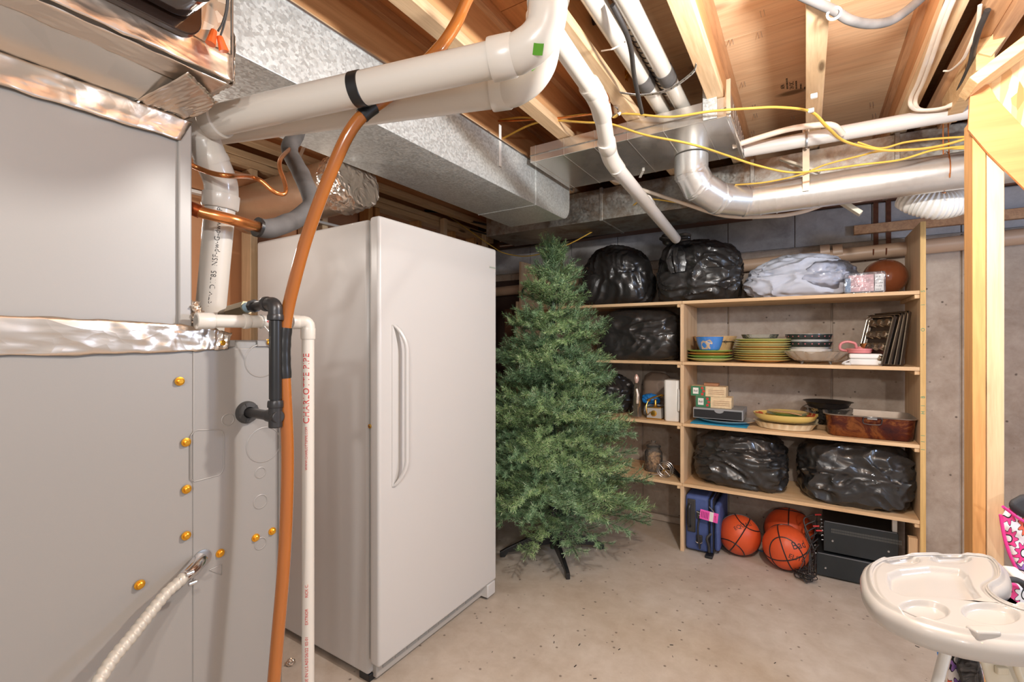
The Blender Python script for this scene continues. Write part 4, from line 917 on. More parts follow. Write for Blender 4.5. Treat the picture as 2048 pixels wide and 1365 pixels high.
# ---------------------------------------------------------------- bags
def bag(name, x0, x1, y0, y1, z0, z1, seed, mt, label, cat='bag', ex=2.6, amp=.05, sub=6, knot=None, tilt=0, fold=1.0):
    c = Vector(((x0 + x1) / 2, (y0 + y1) / 2, z0)); hx, hy_, hz = (x1 - x0) / 2, (y1 - y0) / 2, (z1 - z0) / 2
    t = thing(name, (c.x, c.y, z0), label, cat)
    b = bmesh.new(); bmesh.ops.create_icosphere(b, subdivisions=sub, radius=1)
    AX, AZ = ((2.6, 2.8), (4.4, 1.8), (2.4, 3.8))[seed % 3]
    sv = Vector((seed * 3.1, seed * 1.7, seed * .9))
    vs = []
    for v in b.verts:
        d = v.co.normalized()
        e_ = ex if d.z > 0 else ex + 1.6
        f = (abs(d.x) ** e_ + abs(d.y) ** e_ + abs(d.z) ** e_) ** (-1 / e_)
        wq = noise.noise_vector(d * 1.6 + sv) * .55
        n = noise.noise(d * 1.1 + sv) * .9
        rg = (1 - abs(noise.noise(Vector((d.x * AX, d.y * 2.6, d.z * AZ)) + wq * 1.8 + sv)) * 2.6) * .9 + (1 - abs(noise.noise(Vector((d.x * AX * 1.8, d.y * 4.5, d.z * AZ * 1.8)) + wq * 3 + sv)) * 2.4) * .30 * fold
        # vertical pleats hanging from the knot
        if knot: 
            kx = d.x - knot[0] * .8; ky = d.y; an = atan2(ky, kx); rg += .5 * max(0, d.z - .1) * (abs(noise.noise(Vector((an * 3.5, d.z * .8, seed)))) * 2 - .6)
        r = f * (1 + amp * (n * 1.6 + rg))
        if tilt and d.z > 0: r *= 1 - tilt * max(0, d.x) * d.z
        p = Vector((d.x * hx * r, d.y * hy_ * r, hz + d.z * hz * r))
        if p.z < hz * .25:      # belly settles on the shelf
            p.z = max(.0015, p.z * .9)
        vs.append(p)
    mx = [min(q[i] for q in vs) for i in range(3)]; Mx = [max(q[i] for q in vs) for i in range(3)]
    out = []
    for q in vs:
        out.append(Vector((x0 + (q.x - mx[0]) / (Mx[0] - mx[0]) * (x1 - x0), y0 + (q.y - mx[1]) / (Mx[1] - mx[1]) * (y1 - y0), z0 + (q.z - mx[2]) / (Mx[2] - mx[2]) * (z1 - z0) + .001)))
    m = MB(); m.add(out, [tuple(x.index for x in f.verts) for f in b.faces]); b.free()
    m.build('body' if not cat == 'bedding' else 'quilt', mt, t)
    if knot:
        k = Vector((c.x + knot[0] * hx, y0 + hy_ * .30, z1 - .055))
        m = MB(); m.tube([k + Vector((0, 0, -.05)), k + Vector((0, 0, -.015)), k, k + Vector((.0, 0, .012))], [.075, .035, .026, .03], 36, rf=lambda L, a, r: r * (1 + .22 * sin(a * 7 + L * 30)))
        m.build('gathered_neck', mt, t)
        for (dx, dz, L2, ph) in ((-.9, .7, .09, 0), (.15, -1, .17, 2), (.9, .45, .11, 4), (-.5, -.8, .10, 6)):
            m = MB(); dd_ = Vector((dx, -.25, dz)).normalized(); p0 = k + Vector((0, -.01, .005)); path = [p0 + dd_ * L2 * s + Vector((0, -.02 * sin(s * pi), -.03 * s * s)) for s in [i / 12 for i in range(13)]]
            m.tube(path, [.016 + .036 * sin(s / 12 * pi * .8) for s in range(13)], 30, rf=lambda L, a, r, ph=ph: r * (1 + .3 * sin(a * 5 + ph) + .2 * noise.noise(Vector((L * 30, a, ph)))), flat=.55)
            m.build('tied_end', mt, t)
    return t
bg = M['bag']
ya, yb = 3.13, 3.52
bag('trash_bag', X_(1152, 3.2), X_(1302, 3.25), ya, yb, ZT[0], Z_(1240, 488, 3.3), 1, bg, 'full black trash bag without a knot on top shelf beside the tree tip', amp=.06, ex=2.2, tilt=.1)
bag('trash_bag', X_(1306, 3.2), X_(1484, 3.2), 3.11, yb, ZT[0], Z_(1400, 470, 3.2), 2, bg, 'bulging black trash bag with tied knot on the top shelf', amp=.07, ex=2.3, knot=(-.42, .75))
bag('trash_bag', X_(1194, 3.2), X_(1358, 3.2), 3.125, yb, ZT[1], ZT[0] - ST - .012, 3, bg, 'black trash bag filling the shelf directly below the knotless top bag', amp=.05, ex=3.6)
bag('trash_bag', X_(1130, 3.3), X_(1262, 3.25), 3.22, yb, ZT[2], ZT[2] + .30, 4, bg, 'small black trash bag behind the silver bottle', amp=.08, ex=2.3, sub=5)
bag('trash_bag', X_(1380, 3.13), X_(1578, 3.2), 3.115, yb, ZT[3], ZT[2] - ST - .014, 5, bg, 'black trash bag on the lowest right shelf nearest the divider', amp=.08, ex=2.8)
bag('trash_bag', X_(1590, 3.2), X_(1842, 3.14), 3.105, yb, ZT[3], ZT[2] - ST - .012, 6, bg, 'black trash bag on the lowest right shelf beneath the roasting pan', amp=.08, ex=3.0)
q = bag('bagged_quilt', X_(1482, 3.16), X_(1716, 3.2), 3.13, yb, ZT[0], Z_(1600, 506, 3.3), 11, M['quilt'], 'grey white quilt in clear plastic on the top shelf', 'bedding', ex=2.0, amp=.10, fold=.8)
# the clear plastic around the quilt's right half
b = bmesh.new(); bmesh.ops.create_icosphere(b, subdivisions=5, radius=1); m = MB(); vs = []
xa_, xb_ = X_(1572, 3.15), X_(1722, 3.15); zt = Z_(1650, 512, 3.2)
for v in b.verts:
    d = v.co; r = (1 + .10 * noise.noise(d * 2.3 + Vector((5, 1, 3))) + .07 * noise.noise(d * 6)); p = Vector((d.x * r, d.y * r, d.z * r))
    vs.append(Vector(((xa_ + xb_) / 2 + p.x * (xb_ - xa_) / 2, 3.29 + p.y * .165, max(ZT[0] + .002, (ZT[0] + zt) / 2 + p.z * (zt - ZT[0]) / 2))))
m.add(vs, [tuple(x.index for x in f.verts) for f in b.faces]); b.free(); m.build('plastic_wrap', M['clear'], q)
# ---------------------------------------------------------------- round brown ball, blister pack
cx = X_(1772, 3.3); r = rad(38, 1772, 3.3)
t = thing('brown_ball', (cx, 3.34, ZT[0]), 'glossy brown ball at the right end of the top shelf', 'ball')
MB().lathe([(r * sin(R(a)), r * (1 - cos(R(a))) * .97) for a in range(2, 179, 6)] , (cx, 3.36, ZT[0] + .001), 40).build('ball', M['brown'], t)
MB().lathe([(.02, 0), (.016, .003), (0, .004)], (cx - .01, 3.34, ZT[0] + r * 1.94 - .002), 12).build('white_cap', M['white'], t)
bx0, bx1 = X_(1688, 3.15), X_(1771, 3.15)
t = thing('blister_pack', ((bx0 + bx1) / 2, 3.15, ZT[0]), 'clear blister pack with printed card standing before the brown ball', 'package')
zt = Z_(1730, 545, 3.15)
def roundrect(m, x0, x1, z0, z1, y, th, r, n=5):
    pts = []
    for (cx_, cz, a0) in ((x1 - r, z1 - r, 0), (x0 + r, z1 - r, 90), (x0 + r, z0 + r, 180), (x1 - r, z0 + r, 270)):
        for k in range(n + 1): a = R(a0 + 90 * k / n); pts.append((cx_ + r * cos(a), y, cz + r * sin(a)))
    return m.prism(pts, (0, th, 0))
roundrect(MB(), bx0, bx1, ZT[0] + .001, zt, 3.14, .028, .012).build('clear_shell', M['clear'], t, bev=.003)
MB().box(bx0 + .02, bx1 - .05, 3.145, 3.149, ZT[0] + .012, zt - .014).build('printed_card', plain('pink_white_print', s2l(214, 170, 170), .5, 0, .4, 40), t)
MB().box(bx1 - .045, bx1 - .008, 3.1425, 3.1445, ZT[0] + .012, zt - .014).build('white_label', M['white'], t)
MB().box(bx0 + .006, bx0 + .03, 3.1425, 3.1445, ZT[0] + .012, zt - .03).build('blue_label', plain('bluegrey_label', s2l(110, 140, 170), .5, 0, .2, 60), t)
for k in range(5): text_on('lettering', ('IELR', 'ATWG', 'OKAR', 'TURE', 'SALE')[k], .011, (bx1 - .042, 3.142, zt - .028 - k * .017), (1, 0, 0), (0, 0, 1), M['blktxt'], t)
text_on('lettering', 'O 101', .014, (bx0 + .04, 3.1445, ZT[0] + .04), (1, 0, 0), (0, 0, 1), M['blktxt'], t)
# ---------------------------------------------------------------- dishes
glz = {k: plain(k + '_glaze', c, .15, 0, .04, 5, coat=.4) for k, c in dict(green=s2l(140, 186, 96), lime=s2l(206, 206, 132), orange=s2l(226, 140, 66), amber=s2l(224, 170, 84), cream=s2l(232, 214, 178), yellow=s2l(238, 206, 120), white=s2l(236, 230, 220), blue=s2l(70, 132, 206), dark=s2l(46, 52, 50)).items()}
def plate_mb(x, y, z, r, h=.018):
    return MB().lathe([(0, .0), (r * .58, 0), (r * .62, .002), (r * .97, h - .003), (r, h), (r * .97, h + .0012), (r * .66, .006), (r * .60, .0045), (0, .0045)], (x, y, z), 48)
def plate(x, y, z, r, h, key, rimkey, label, group):
    t = thing('dinner_plate', (x, y, z), label, 'plate', group)
    plate_mb(x, y, z, r, h).build('dish', glz[key], t)
    MB().lathe([(r * .995, h - .0012), (r * 1.004, h), (r * 1.0, h + .0020), (r * .97, h + .0016), (r * .97, h + .001)], (x, y, z), 48).build('rim', glz[rimkey], t)
x, y = X_(1420, 3.24), 3.24; r = rad(43, 1420, 3.2); z = ZT[1] + .001
for k, (c, rm, lb) in enumerate((('lime', 'lime', 'lime plate at the bottom of the short stack under the blue bowl'), ('green', 'green', 'green plate second from the bottom of the short stack'), ('orange', 'orange', 'orange plate third up in the short stack'), ('green', 'green', 'green plate on top of the short stack carrying the blue bowl'))):
    plate(x, y, z, r * (1.02 if k == 0 else .99), .020, c, rm, lb, 'short stack of plates'); z += .0175 if k != 1 else .0165
zs = z + .002
t = thing('blue_bowl', (x, 3.19, zs), 'small blue bowl painted with a tan bear on the short plate stack', 'bowl')
yb_ = 3.17; rb = rad(26, 1420, 3.17); hb_ = .088; xb0 = X_(1419, yb_)
bp = [(rb * .55, 0), (rb * .70, .006), (rb * .85, hb_ * .4), (rb, hb_), (rb * .96, hb_), (rb * .80, hb_ * .4), (rb * .6, .012), (0, .010)]
MB().lathe(bp, (xb0, yb_, zs), 48).build('bowl', glz['blue'], t)
m = MB(); # bear print wrapped on the bowl's front
bear = [(-.9, .1), (-.8, .65), (-.55, .78), (-.3, .72), (-.05, .80), (.15, .86), (.35, .70), (.45, .55), (.38, .45), (.18, .52), (.12, .35), (.25, .12), (.10, .06), (-.05, .18), (-.1, .05), (-.9, .04)]
pp = []
for a, s in bear:
    zz_ = s * hb_ * .85 + .006; r_ = rb * (.70 + .15 * min(1, zz_ / (hb_ * .4))) if zz_ < hb_ * .4 else rb * (.85 + .15 * (zz_ - hb_ * .4) / (hb_ * .6)); an = -pi / 2 + .12 + a * .75 - .05
    pp.append(Vector((xb0 + (r_ + .002) * cos(an), yb_ + (r_ + .002) * sin(an), zs + zz_)))
bmx = MB(); bmx.v = pp; bmx.f = [tuple(range(len(pp)))]; bmx.build('bear_print', plain('tan_print', s2l(196, 172, 146), .4), t, smooth=False)
# wooden bowl behind
rw = .135; t = thing('wooden_bowl', (X_(1432, 3.42), 3.395, ZT[1]), 'light wooden stave bowl behind the blue bear bowl', 'bowl')
xw = X_(1430, 3.395); MB().lathe([(.055, .001), (.075, .0), (.105, .08), (rw, .165), (rw - .008, .165), (.09, .08), (.06, .012), (0, .012)], (xw, 3.395, ZT[1] + .001), 48).build('bowl', wood('bamboo_bowl', s2l(206, 160, 104), s2l(236, 200, 150), 'Z', 2, False), t)
MB().lathe([(.1245, .125), (.1262, .126), (.1270, .129), (.1255, .130)], (xw, 3.395, ZT[1] + .001), 48).build('dark_line', M['blackpl'], t)
text_on('leaf_mark', '*', .05, (X_(1451, 3.28), 3.283, ZT[1] + .118), (1, 0, 0), (0, 0, 1), M['blktxt'], t, 'CENTER')
# tall stack
x, y = X_(1523, 3.28), 3.285; r = rad(52, 1523, 3.25); z = ZT[1] + .001
ordn = ['bottom', 'second from bottom', 'third from bottom', 'fourth from bottom', 'fifth from bottom', 'fifth from top', 'fourth from top', 'third from top', 'second from top', 'topmost']
for k in range(10):
    plate(x + random.uniform(-.002, .002), y, z, r * random.uniform(.985, 1.0), .019, ('amber', 'amber', 'orange', 'amber', 'cream', 'amber', 'orange', 'cream', 'amber', 'lime')[k], 'lime', '%s green rimmed plate of the tall dinner plate stack' % ordn[k], 'tall stack of dinner plates'); z += .0138
t = thing('glass_bowl', (x, y, z), 'clear glass dish resting on the tall plate stack', 'bowl')
z += .005; MB().lathe([(.07, 0), (.095, .006), (.105, .03), (.102, .03), (.092, .008), (.068, .003), (0, .003)], (x - .01, y, z), 40).build('dish', M['glass'], t)
# patterned bowls
x, y = X_(1617, 3.39), 3.385; r = .125
for k in range(3):
    z = ZT[1] + .001 + k * .045; tl_ = (0, 0, .1)[k]
    t = thing('patterned_bowl', (x, y, z), ('bottom', 'middle', 'top')[k] + ' bowl with dark floral band in the nested trio of bowls', 'bowl', 'nested patterned bowls')
    MB().lathe([(r * .4, 0), (r * .5, .003), (r * .78, .03), (r * .93, .058), (r * 1.0, .085), (r * .975, .085), (r * .9, .058), (r * .75, .033), (r * .45, .008), (0, .006)], (x, y, z), 48).build('bowl', glz['white'], t)
    if k:
        MB().lathe([(r * .932, .052), (r * .955, .060), (r * 1.006, .082), (r * 1.0, .084)], (x, y, z), 48).build('dark_band', glz['dark'], t)
        m = MB()
        for q in range(22):
            a = 2 * pi * q / 22; m.lathe([(.0045, 0), (0, .002)], (x + r * .985 * cos(a), y + r * .985 * sin(a), z + .070), 6, (cos(a), sin(a), -.2))
        m.build('pink_flower_band', plain('pink_dots', s2l(190, 110, 110), .5), t)
# crystal dish
x, y = X_(1632, 3.2), 3.19; r = rad(53, 1632, 3.2)
t = thing('crystal_dish', (x, y, ZT[1]), 'scalloped cut crystal footed dish in front of the patterned bowls', 'dish')
MB().lathe([(r * .55, .018), (r * .7, .022), (r * .85, .045), (r, .072), (r * .975, .073), (r * .82, .048), (r * .66, .026), (0, .022)], (x, y, ZT[1]), 96, sy=.62, wav=lambda a, rr, z: 1 + (.05 * cos(a * 14) if z > .04 else .0) + .012 * cos(a * 36)).build('dish', plain('crystal', s2l(235, 222, 205), .05, 0, .03, trans=.8, ior=1.5), t)
for a in (30, 150, 215, 325): MB().tube([(x + r * .5 * cos(R(a)), y + r * .3 * sin(R(a)), ZT[1] + .020), (x + r * .55 * cos(R(a)), y + r * .33 * sin(R(a)), ZT[1] + .001)], [.008, .004], 10).build('foot', M['glass'], t)
# white box with cord
bx0, bx1 = X_(1697, 3.18), X_(1764, 3.18)
t = thing('white_case', ((bx0 + bx1) / 2, 3.2, ZT[1]), 'flat white plastic case under the pink juicer', 'box')
MB().box(bx0, bx1, 3.14, 3.32, ZT[1] + .001, ZT[1] + .036).build('base', M['white'], t, bev=.008, seg=3); MB().box(bx0 + .001, bx1 - .001, 3.141, 3.319, ZT[1] + .037, ZT[1] + .064).build('lid', M['white'], t, bev=.008, seg=3)
MB().tube(smoothpath([(bx0 + .01, 3.15, ZT[1] + .03), (bx0 - .02, 3.135, ZT[1] + .018), (bx0 - .03, 3.125, ZT[1] + .008), (bx0 - .01, 3.112, ZT[1] + .008)]), .004, 10).build('cord', M['white'], t)
MB().cyl((bx0 - .02, 3.115, ZT[1] + .009), (bx0 + .004, 3.108, ZT[1] + .009), .008, 14).build('plug', M['white'], t)
z = ZT[1] + .065; pk = plain('pink_plastic', s2l(228, 140, 140), .3, coat=.3)
xj = X_(1718, 3.2); t = thing('pink_juicer', (xj, 3.2, z), 'pink plastic juicer cup with ribbed loop handle on the white case', 'juicer')
MB().lathe([(.040, 0), (.056, .002), (.058, .018), (.060, .020), (.060, .026), (.045, .027), (.044, .006), (0, .006)], (xj, 3.21, z), 36).build('dish', pk, t)
MB().lathe([(.03, .006), (.028, .02), (.008, .036), (0, .038)], (xj, 3.21, z), 30, wav=lambda a, rr, zz_: 1 + .1 * cos(8 * a)).build('reamer', pk, t)
MB().tube(smoothpath([(xj - .052, 3.20, z + .012), (xj - .085, 3.19, z + .022), (xj - .082, 3.19, z + .052), (xj - .055, 3.19, z + .064), (xj - .02, 3.19, z + .055), (xj - .012, 3.195, z + .03)]), .007, 14, rf=lambda L, a, r: r * (1 + .1 * sin(L * 700))).build('handle', pk, t)
xj2 = X_(1733, 3.27); t = thing('copper_cutter', (xj2, 3.28, z), 'small copper and red cup behind the pink juicer', 'cup')
MB().lathe([(.026, .0), (.028, .055), (.026, .055), (.024, .004), (0, .003)], (xj2, 3.285, z), 24).build('cup', M['copper'], t)
MB().lathe([(.022, .0), (.05, .014), (.048, .016), (.02, .004)], (xj2 + .012, 3.285, z + .001), 30).build('red_saucer', plain('red_plastic', s2l(206, 50, 50), .35), t)
# pans leaning on the right panel
pan = plain('dark_pan', s2l(96, 84, 74), .3, .8, .2, 12); panl = plain('muffin_metal', s2l(170, 155, 135), .22, .9, .15, 12)
def sheet(x_bot, lean, h, y0, y1, name, label, mt, muffin=False):
    t = thing(name, (x_bot, (y0 + y1) / 2, ZT[1]), label, 'pan'); a = atan2(lean, h); 
    L = h / cos(a); Mx_ = Matrix.Translation((x_bot, y0, ZT[1] + .006)) @ Matrix.Rotation(R(27), 4, 'Z') @ Matrix.Rotation(a, 4, 'Y')
    W_ = y1 - y0; m = MB(); rim = .016
    m.box(-.001, .001, 0, W_, 0, L, Mx_); o = m.build('sheet', mt, t, smooth=False)
    m = MB(); fr_ = [(0, 0), (W_, 0), (W_, L), (0, L)]
    for i in range(4):
        p, q = fr_[i], fr_[(i + 1) % 4]
        m.add([Mx_ @ Vector((0, p[0], p[1])), Mx_ @ Vector((0, q[0], q[1])), Mx_ @ Vector((-rim, q[0] + (.006 if q[0] > 0 else -.006), q[1] + (.006 if q[1] > 0 else -.002))), Mx_ @ Vector((-rim, p[0] + (.006 if p[0] > 0 else -.006), p[1] + (.006 if p[1] > 0 else -.002)))], [(0, 1, 2, 3)])
    o = m.build('raised_rim', mt, t, smooth=False); md = o.modifiers.new('s', 'SOLIDIFY'); md.thickness = .002
    m = MB(); pth = [Mx_ @ Vector((-rim, p[0], p[1])) for p in ((0, 0), (W_, 0), (W_, L), (0, L), (0, 0))]; m.tube(arcpath(pth, .02, 4), .003, 8).build('rolled_edge', panl, t)
    if muffin:
        for i in range(4):
            for j in range(3):
                cy = (j + .5) * W_ / 3; cz = (i + .5) * L / 4; r0 = min(W_ / 3, L / 4) * .40
                MB().lathe([(r0, 0), (r0 * .72, .024), (0, .026)], Mx_ @ Vector((.001 if False else -.001, cy, cz)), 20, (Mx_.to_3x3() @ Vector((-1, 0, 0)))).build('cup', panl, t)
zt = Z_(1815, 628, 3.2) - ZT[1]
sheet(XR - .070, .040, zt, 3.15, 3.41, 'baking_sheet', 'dark baking sheet leaning flat against right shelf panel, outermost', pan)
sheet(XR - .095, .050, zt - .008, 3.145, 3.41, 'baking_sheet', 'dark baking sheet second from the right shelf panel', pan)
sheet(XR - .120, .062, zt - .012, 3.14, 3.40, 'baking_sheet', 'dark baking sheet directly behind the muffin tin', pan)
sheet(XR - .150, .060, .255, 3.13, 3.31, 'muffin_tin', 'silver muffin tin leaning on the baking sheets', pan, True)
# ---------------------------------------------------------------- third shelf, right bay
z = ZT[2]
xs0, xs1 = X_(1383, 3.16), X_(1503, 3.18)
t = MB().box(xs0, xs1 - .02, 3.125, 3.40, z + .001, z + .006).build('blue_folder', plain('teal_card', s2l(40, 150, 190), .4)); tag(t, 'teal blue folder lying under the oval silver tray', 'folder')
xt = X_(1452, 3.27); t = thing('silver_tray', (xt, 3.26, z + .008), 'oval silver serving tray beneath the black drawer box', 'tray')
MB().lathe([(0, 0), (.11, 0), (.135, .006), (.172, .020), (.176, .021), (.172, .017), (.138, .002), (.11, -.0)], (xt, 3.265, z + .0095), 64, sy=.78, wav=lambda a, rr, zz_: 1 + (.008 * cos(28 * a) if rr > .15 else 0)).build('tray', plain('bright_tray', s2l(220, 214, 206), .25, .6, .05), t)
b0, b1 = X_(1388, 3.2), X_(1487, 3.2); t = thing('drawer_box', ((b0 + b1) / 2, 3.28, z + .03), 'black drawer box with grey edging and thumb notch on silver tray', 'box')
z2 = z + .033
MB().box(b0, b1, 3.17, 3.40, z2, z2 + .066).build('sleeve', plain('grey_box', s2l(150, 150, 150), .5), t, bev=.002)
nx = (b0 + b1) / 2 + .01
fp = [(b0 + .006, z2 + .006), (b1 - .006, z2 + .006), (b1 - .006, z2 + .056)] + [(nx + .028 * cos(R(a)), z2 + .056 - .018 * sin(R(a))) for a in range(0, 181, 20)] + [(b0 + .006, z2 + .056)]
MB().prism([(px, 3.1665, pz) for px, pz in fp], (0, .003, 0)).build('drawer_front', M['blackpl'], t, smooth=False)
bxm = plain('lid_box_card', s2l(226, 200, 160), .5, 0, .12, 50); bxg = plain('lid_box_green', s2l(56, 120, 84), .5); bxr = plain('lid_box_red', s2l(190, 60, 50), .5)
def lidbox(u0, u1, v0, v1, y, label, zb, top=False):
    a, b_ = X_(u0, y), X_(u1, y); h = rad(v1 - v0, (u0 + u1) / 2, y)
    t = thing('lid_box', ((a + b_) / 2, y + .05, zb), label, 'box', 'jar lid boxes')
    MB().box(a, b_, y, y + .10, zb, zb + h).build('carton', bxm, t, bev=.001)
    MB().box(a - .0006, a + (b_ - a) * .42, y - .0008, y + .02, zb + .0005, zb + h - .0005).build('green_print', bxg, t)
    c = a + (b_ - a) * .14; MB().box(c - .017, c + .017, y - .0016, y - .0008, zb + h * .2, zb + h * .82).build('white_panel', M['white'], t, bev=.003)
    text_on('lettering', 'Ball', .018, (c, y - .0018, zb + h * .5), (1, 0, 0), (0, 0, 1), M['blktxt'], t, 'CENTER')
    for k in range(3): MB().lathe([(.009, 0), (0, .001)], (a + (b_ - a) * .33 + (k % 2) * .008, y - .0012, zb + h * (.2 + .3 * k)), 12, (0, -1, 0)).build('fruit_print', bxr, t)
    for k in range(3): MB().box(a + (b_ - a) * .5, a + (b_ - a) * .95, y - .0008, y + .0, zb + h * (.25 + .18 * k), zb + h * (.25 + .18 * k) + .003).build('print_line', plain('brown_print', s2l(170, 130, 100), .5), t)
    return zb + h
zn = lidbox(1392, 1463, 789, 811, 3.2, 'lower small canning lid box shifted right on the drawer box', z2 + .067)
zn = lidbox(1382, 1452, 768, 788, 3.2, 'upper small canning lid box on top of the other', zn + .001, True)
t = MB().box(X_(1408, 3.24), X_(1437, 3.24), 3.23, 3.29, zn + .001, zn + .018).build('card_flap', plain('brown_card', s2l(170, 120, 84), .6), bev=.002); tag(t, 'brown card packet lying on the upper lid box', 'packet')
xo, yo = X_(1569, 3.26), 3.27
t = thing('pie_dish', (xo, yo, z), 'cream ruffled pie dish under the yellow oval platter', 'dish')
rp = rad(55, 1569, 3.25)
MB().lathe([(rp * .8, 0), (rp * .86, .003), (rp * .97, .036), (rp * 1.03, .040), (rp * .94, .037), (rp * .82, .008), (0, .006)], (xo, yo, z + .001), 96, sy=.8, wav=lambda a, rr, zz_: 1 + (.022 * cos(24 * a) if zz_ > .02 else .0)).build('dish', glz['cream'], t)
t = thing('oval_platter', (xo, yo, z + .042), 'yellow oval platter with red leaf rim on the pie dish', 'platter')
rp2 = rad(58, 1569, 3.2)
MB().lathe([(rp2 * .6, 0), (rp2 * .74, .004), (rp2 * .90, .020), (rp2 * .985, .044), (rp2, .048), (rp2 * .97, .048), (rp2 * .86, .024), (rp2 * .7, .011), (0, .009)], (xo, yo - .005, z + .040), 64, sy=.72).build('platter', glz['yellow'], t)
for a in (150, 165, 100, 20, 35, 215): MB().lathe([(.016, .0), (0, .0015)], (xo + rp2 * .88 * cos(R(a)), yo - .005 + rp2 * .63 * sin(R(a)), z + .078), 8, (-.5 * cos(R(a)), -.5 * sin(R(a)), 1)).build('leaf_print', plain('red_leaf', s2l(204, 90, 56), .3), t)
for k in range(3):
    t = MB().lathe([(0, 0), (.07, 0), (.105, .010), (.107, .012), (.104, .0115), (.07, .003), (0, .003)], (xo + .01, yo, z + .075 + k * .008), 48, sy=.75).build('side_plate', (glz['green'], glz['lime'], glz['yellow'])[k]); tag(t, ('lowest green', 'middle lime', 'topmost yellow')[k] + ' small side plate inside the oval platter', 'plate', 'side plates in the platter')
t = MB().beam((xo - .06, yo - .05, z + .112), (xo + .09, yo - .09, z + .097), .022, .004).build('wooden_spoon', wood('spoon_wood', s2l(196, 140, 90), s2l(226, 180, 130), 'X', 1, False), bev=.002); tag(t, 'flat wooden spatula lying across the small side plates', 'spatula')
# glass dishes with dark pan
xg = X_(1655, 3.42)
for k in range(4):
    zz_ = z + .001 + k * .030
    t = MB().lathe([(.08, 0), (.09, .003), (.12, .036), (.125, .037), (.117, .035), (.085, .006), (0, .005)], (xg, 3.385, zz_), 40).build('glass_pie_plate', M['glass'], None); tag(t, ('bottom', 'second', 'third', 'top')[k] + ' clear glass pie plate stacked behind the roasting pan', 'plate', 'glass pie plates')
t = MB().lathe([(.09, 0), (.10, .003), (.118, .036), (.128, .037), (.116, .034), (.095, .006), (0, .005)], (xg, 3.385, z + .128), 48).build('cake_pan', plain('dark_nonstick', s2l(56, 50, 46), .3, .5), None); tag(t, 'dark round cake pan on top of the glass pie plates', 'pan')
# roasting pan
r0, r1 = X_(1650, 3.13), X_(1836, 3.16); zr = .118
t = thing('roasting_pan', ((r0 + r1) / 2, 3.26, z), 'large burnt purple brown roasting pan with steel lip', 'pan')
mr, nt, b_ = base_mat('burnt_enamel'); vv = coords(nt); nn = noise_n(nt, vv, 9, 6, .7, .8)
nt.links.new(ramp(nt, nn, [(.3, s2l(54, 34, 40)), (.48, s2l(96, 46, 34)), (.6, s2l(150, 92, 50)), (.75, s2l(70, 38, 44))]), b_.inputs['Base Color']); b_.inputs['Metallic'].default_value = .6; b_.inputs['Roughness'].default_value = .25
def rrect_ring(cx, cy, hx, hy_, r, z, n=8):
    pts = []
    for (sx_, sy_, a0) in ((1, 1, 0), (-1, 1, 90), (-1, -1, 180), (1, -1, 270)):
        for k in range(n + 1): a = R(a0 + 90 * k / n); pts.append(Vector((cx + sx_ * (hx - r) + r * cos(a), cy + sy_ * (hy_ - r) + r * sin(a), z)))
    return pts
def loft(rings, cap0=True, cap1=True):
    m = MB(); n = len(rings[0])
    for rg in rings: m.v += rg
    for i in range(len(rings) - 1):
        for k in range(n): a = i * n + k; b2 = i * n + (k + 1) % n; m.f.append((a, b2, b2 + n, a + n))
    if cap0: m.f.append(tuple(reversed(range(n))))
    if cap1: m.f.append(tuple((len(rings) - 1) * n + k for k in range(n)))
    return m
cx, cy, hx, hy_ = (r0 + r1) / 2, 3.27, (r1 - r0) / 2, .145
rings = [rrect_ring(cx, cy, hx - .025, hy_ - .02, .04, z + .002), rrect_ring(cx, cy, hx - .015, hy_ - .012, .05, z + .012), rrect_ring(cx, cy, hx - .003, hy_ - .003, .055, z + zr)]
loft(rings, True, False).build('outer_wall', mr, t)
rings = [rrect_ring(cx, cy, hx + .006, hy_ + .006, .06, z + zr), rrect_ring(cx, cy, hx + .008, hy_ + .008, .06, z + zr + .004), rrect_ring(cx, cy, hx - .002, hy_ - .002, .055, z + zr + .005), rrect_ring(cx, cy, hx - .03, hy_ - .03, .05, z + .03), rrect_ring(cx, cy, hx - .045, hy_ - .045, .04, z + .014)]
loft(rings, False, True).build('inner_lining', plain('worn_aluminium', s2l(160, 148, 136), .5, .6, .15, 10), t)
p = WY(1744, 843, 3.125); hp_ = [(p.x - .035, p.z + .018), (p.x - .04, p.z), (p.x - .03, p.z - .016), (p.x + .03, p.z - .016), (p.x + .04, p.z), (p.x + .035, p.z + .018), (p.x - .035, p.z + .018)]
MB().tube(smoothpath([(a, 3.117, b2) for a, b2 in hp_], 5), .0025, 8).build('bail_handle', M['blackiron'], t)
MB().box(p.x - .022, p.x + .022, 3.117, 3.128, p.z + .008, p.z + .024).build('handle_bracket', M['steel'], t, bev=.002)
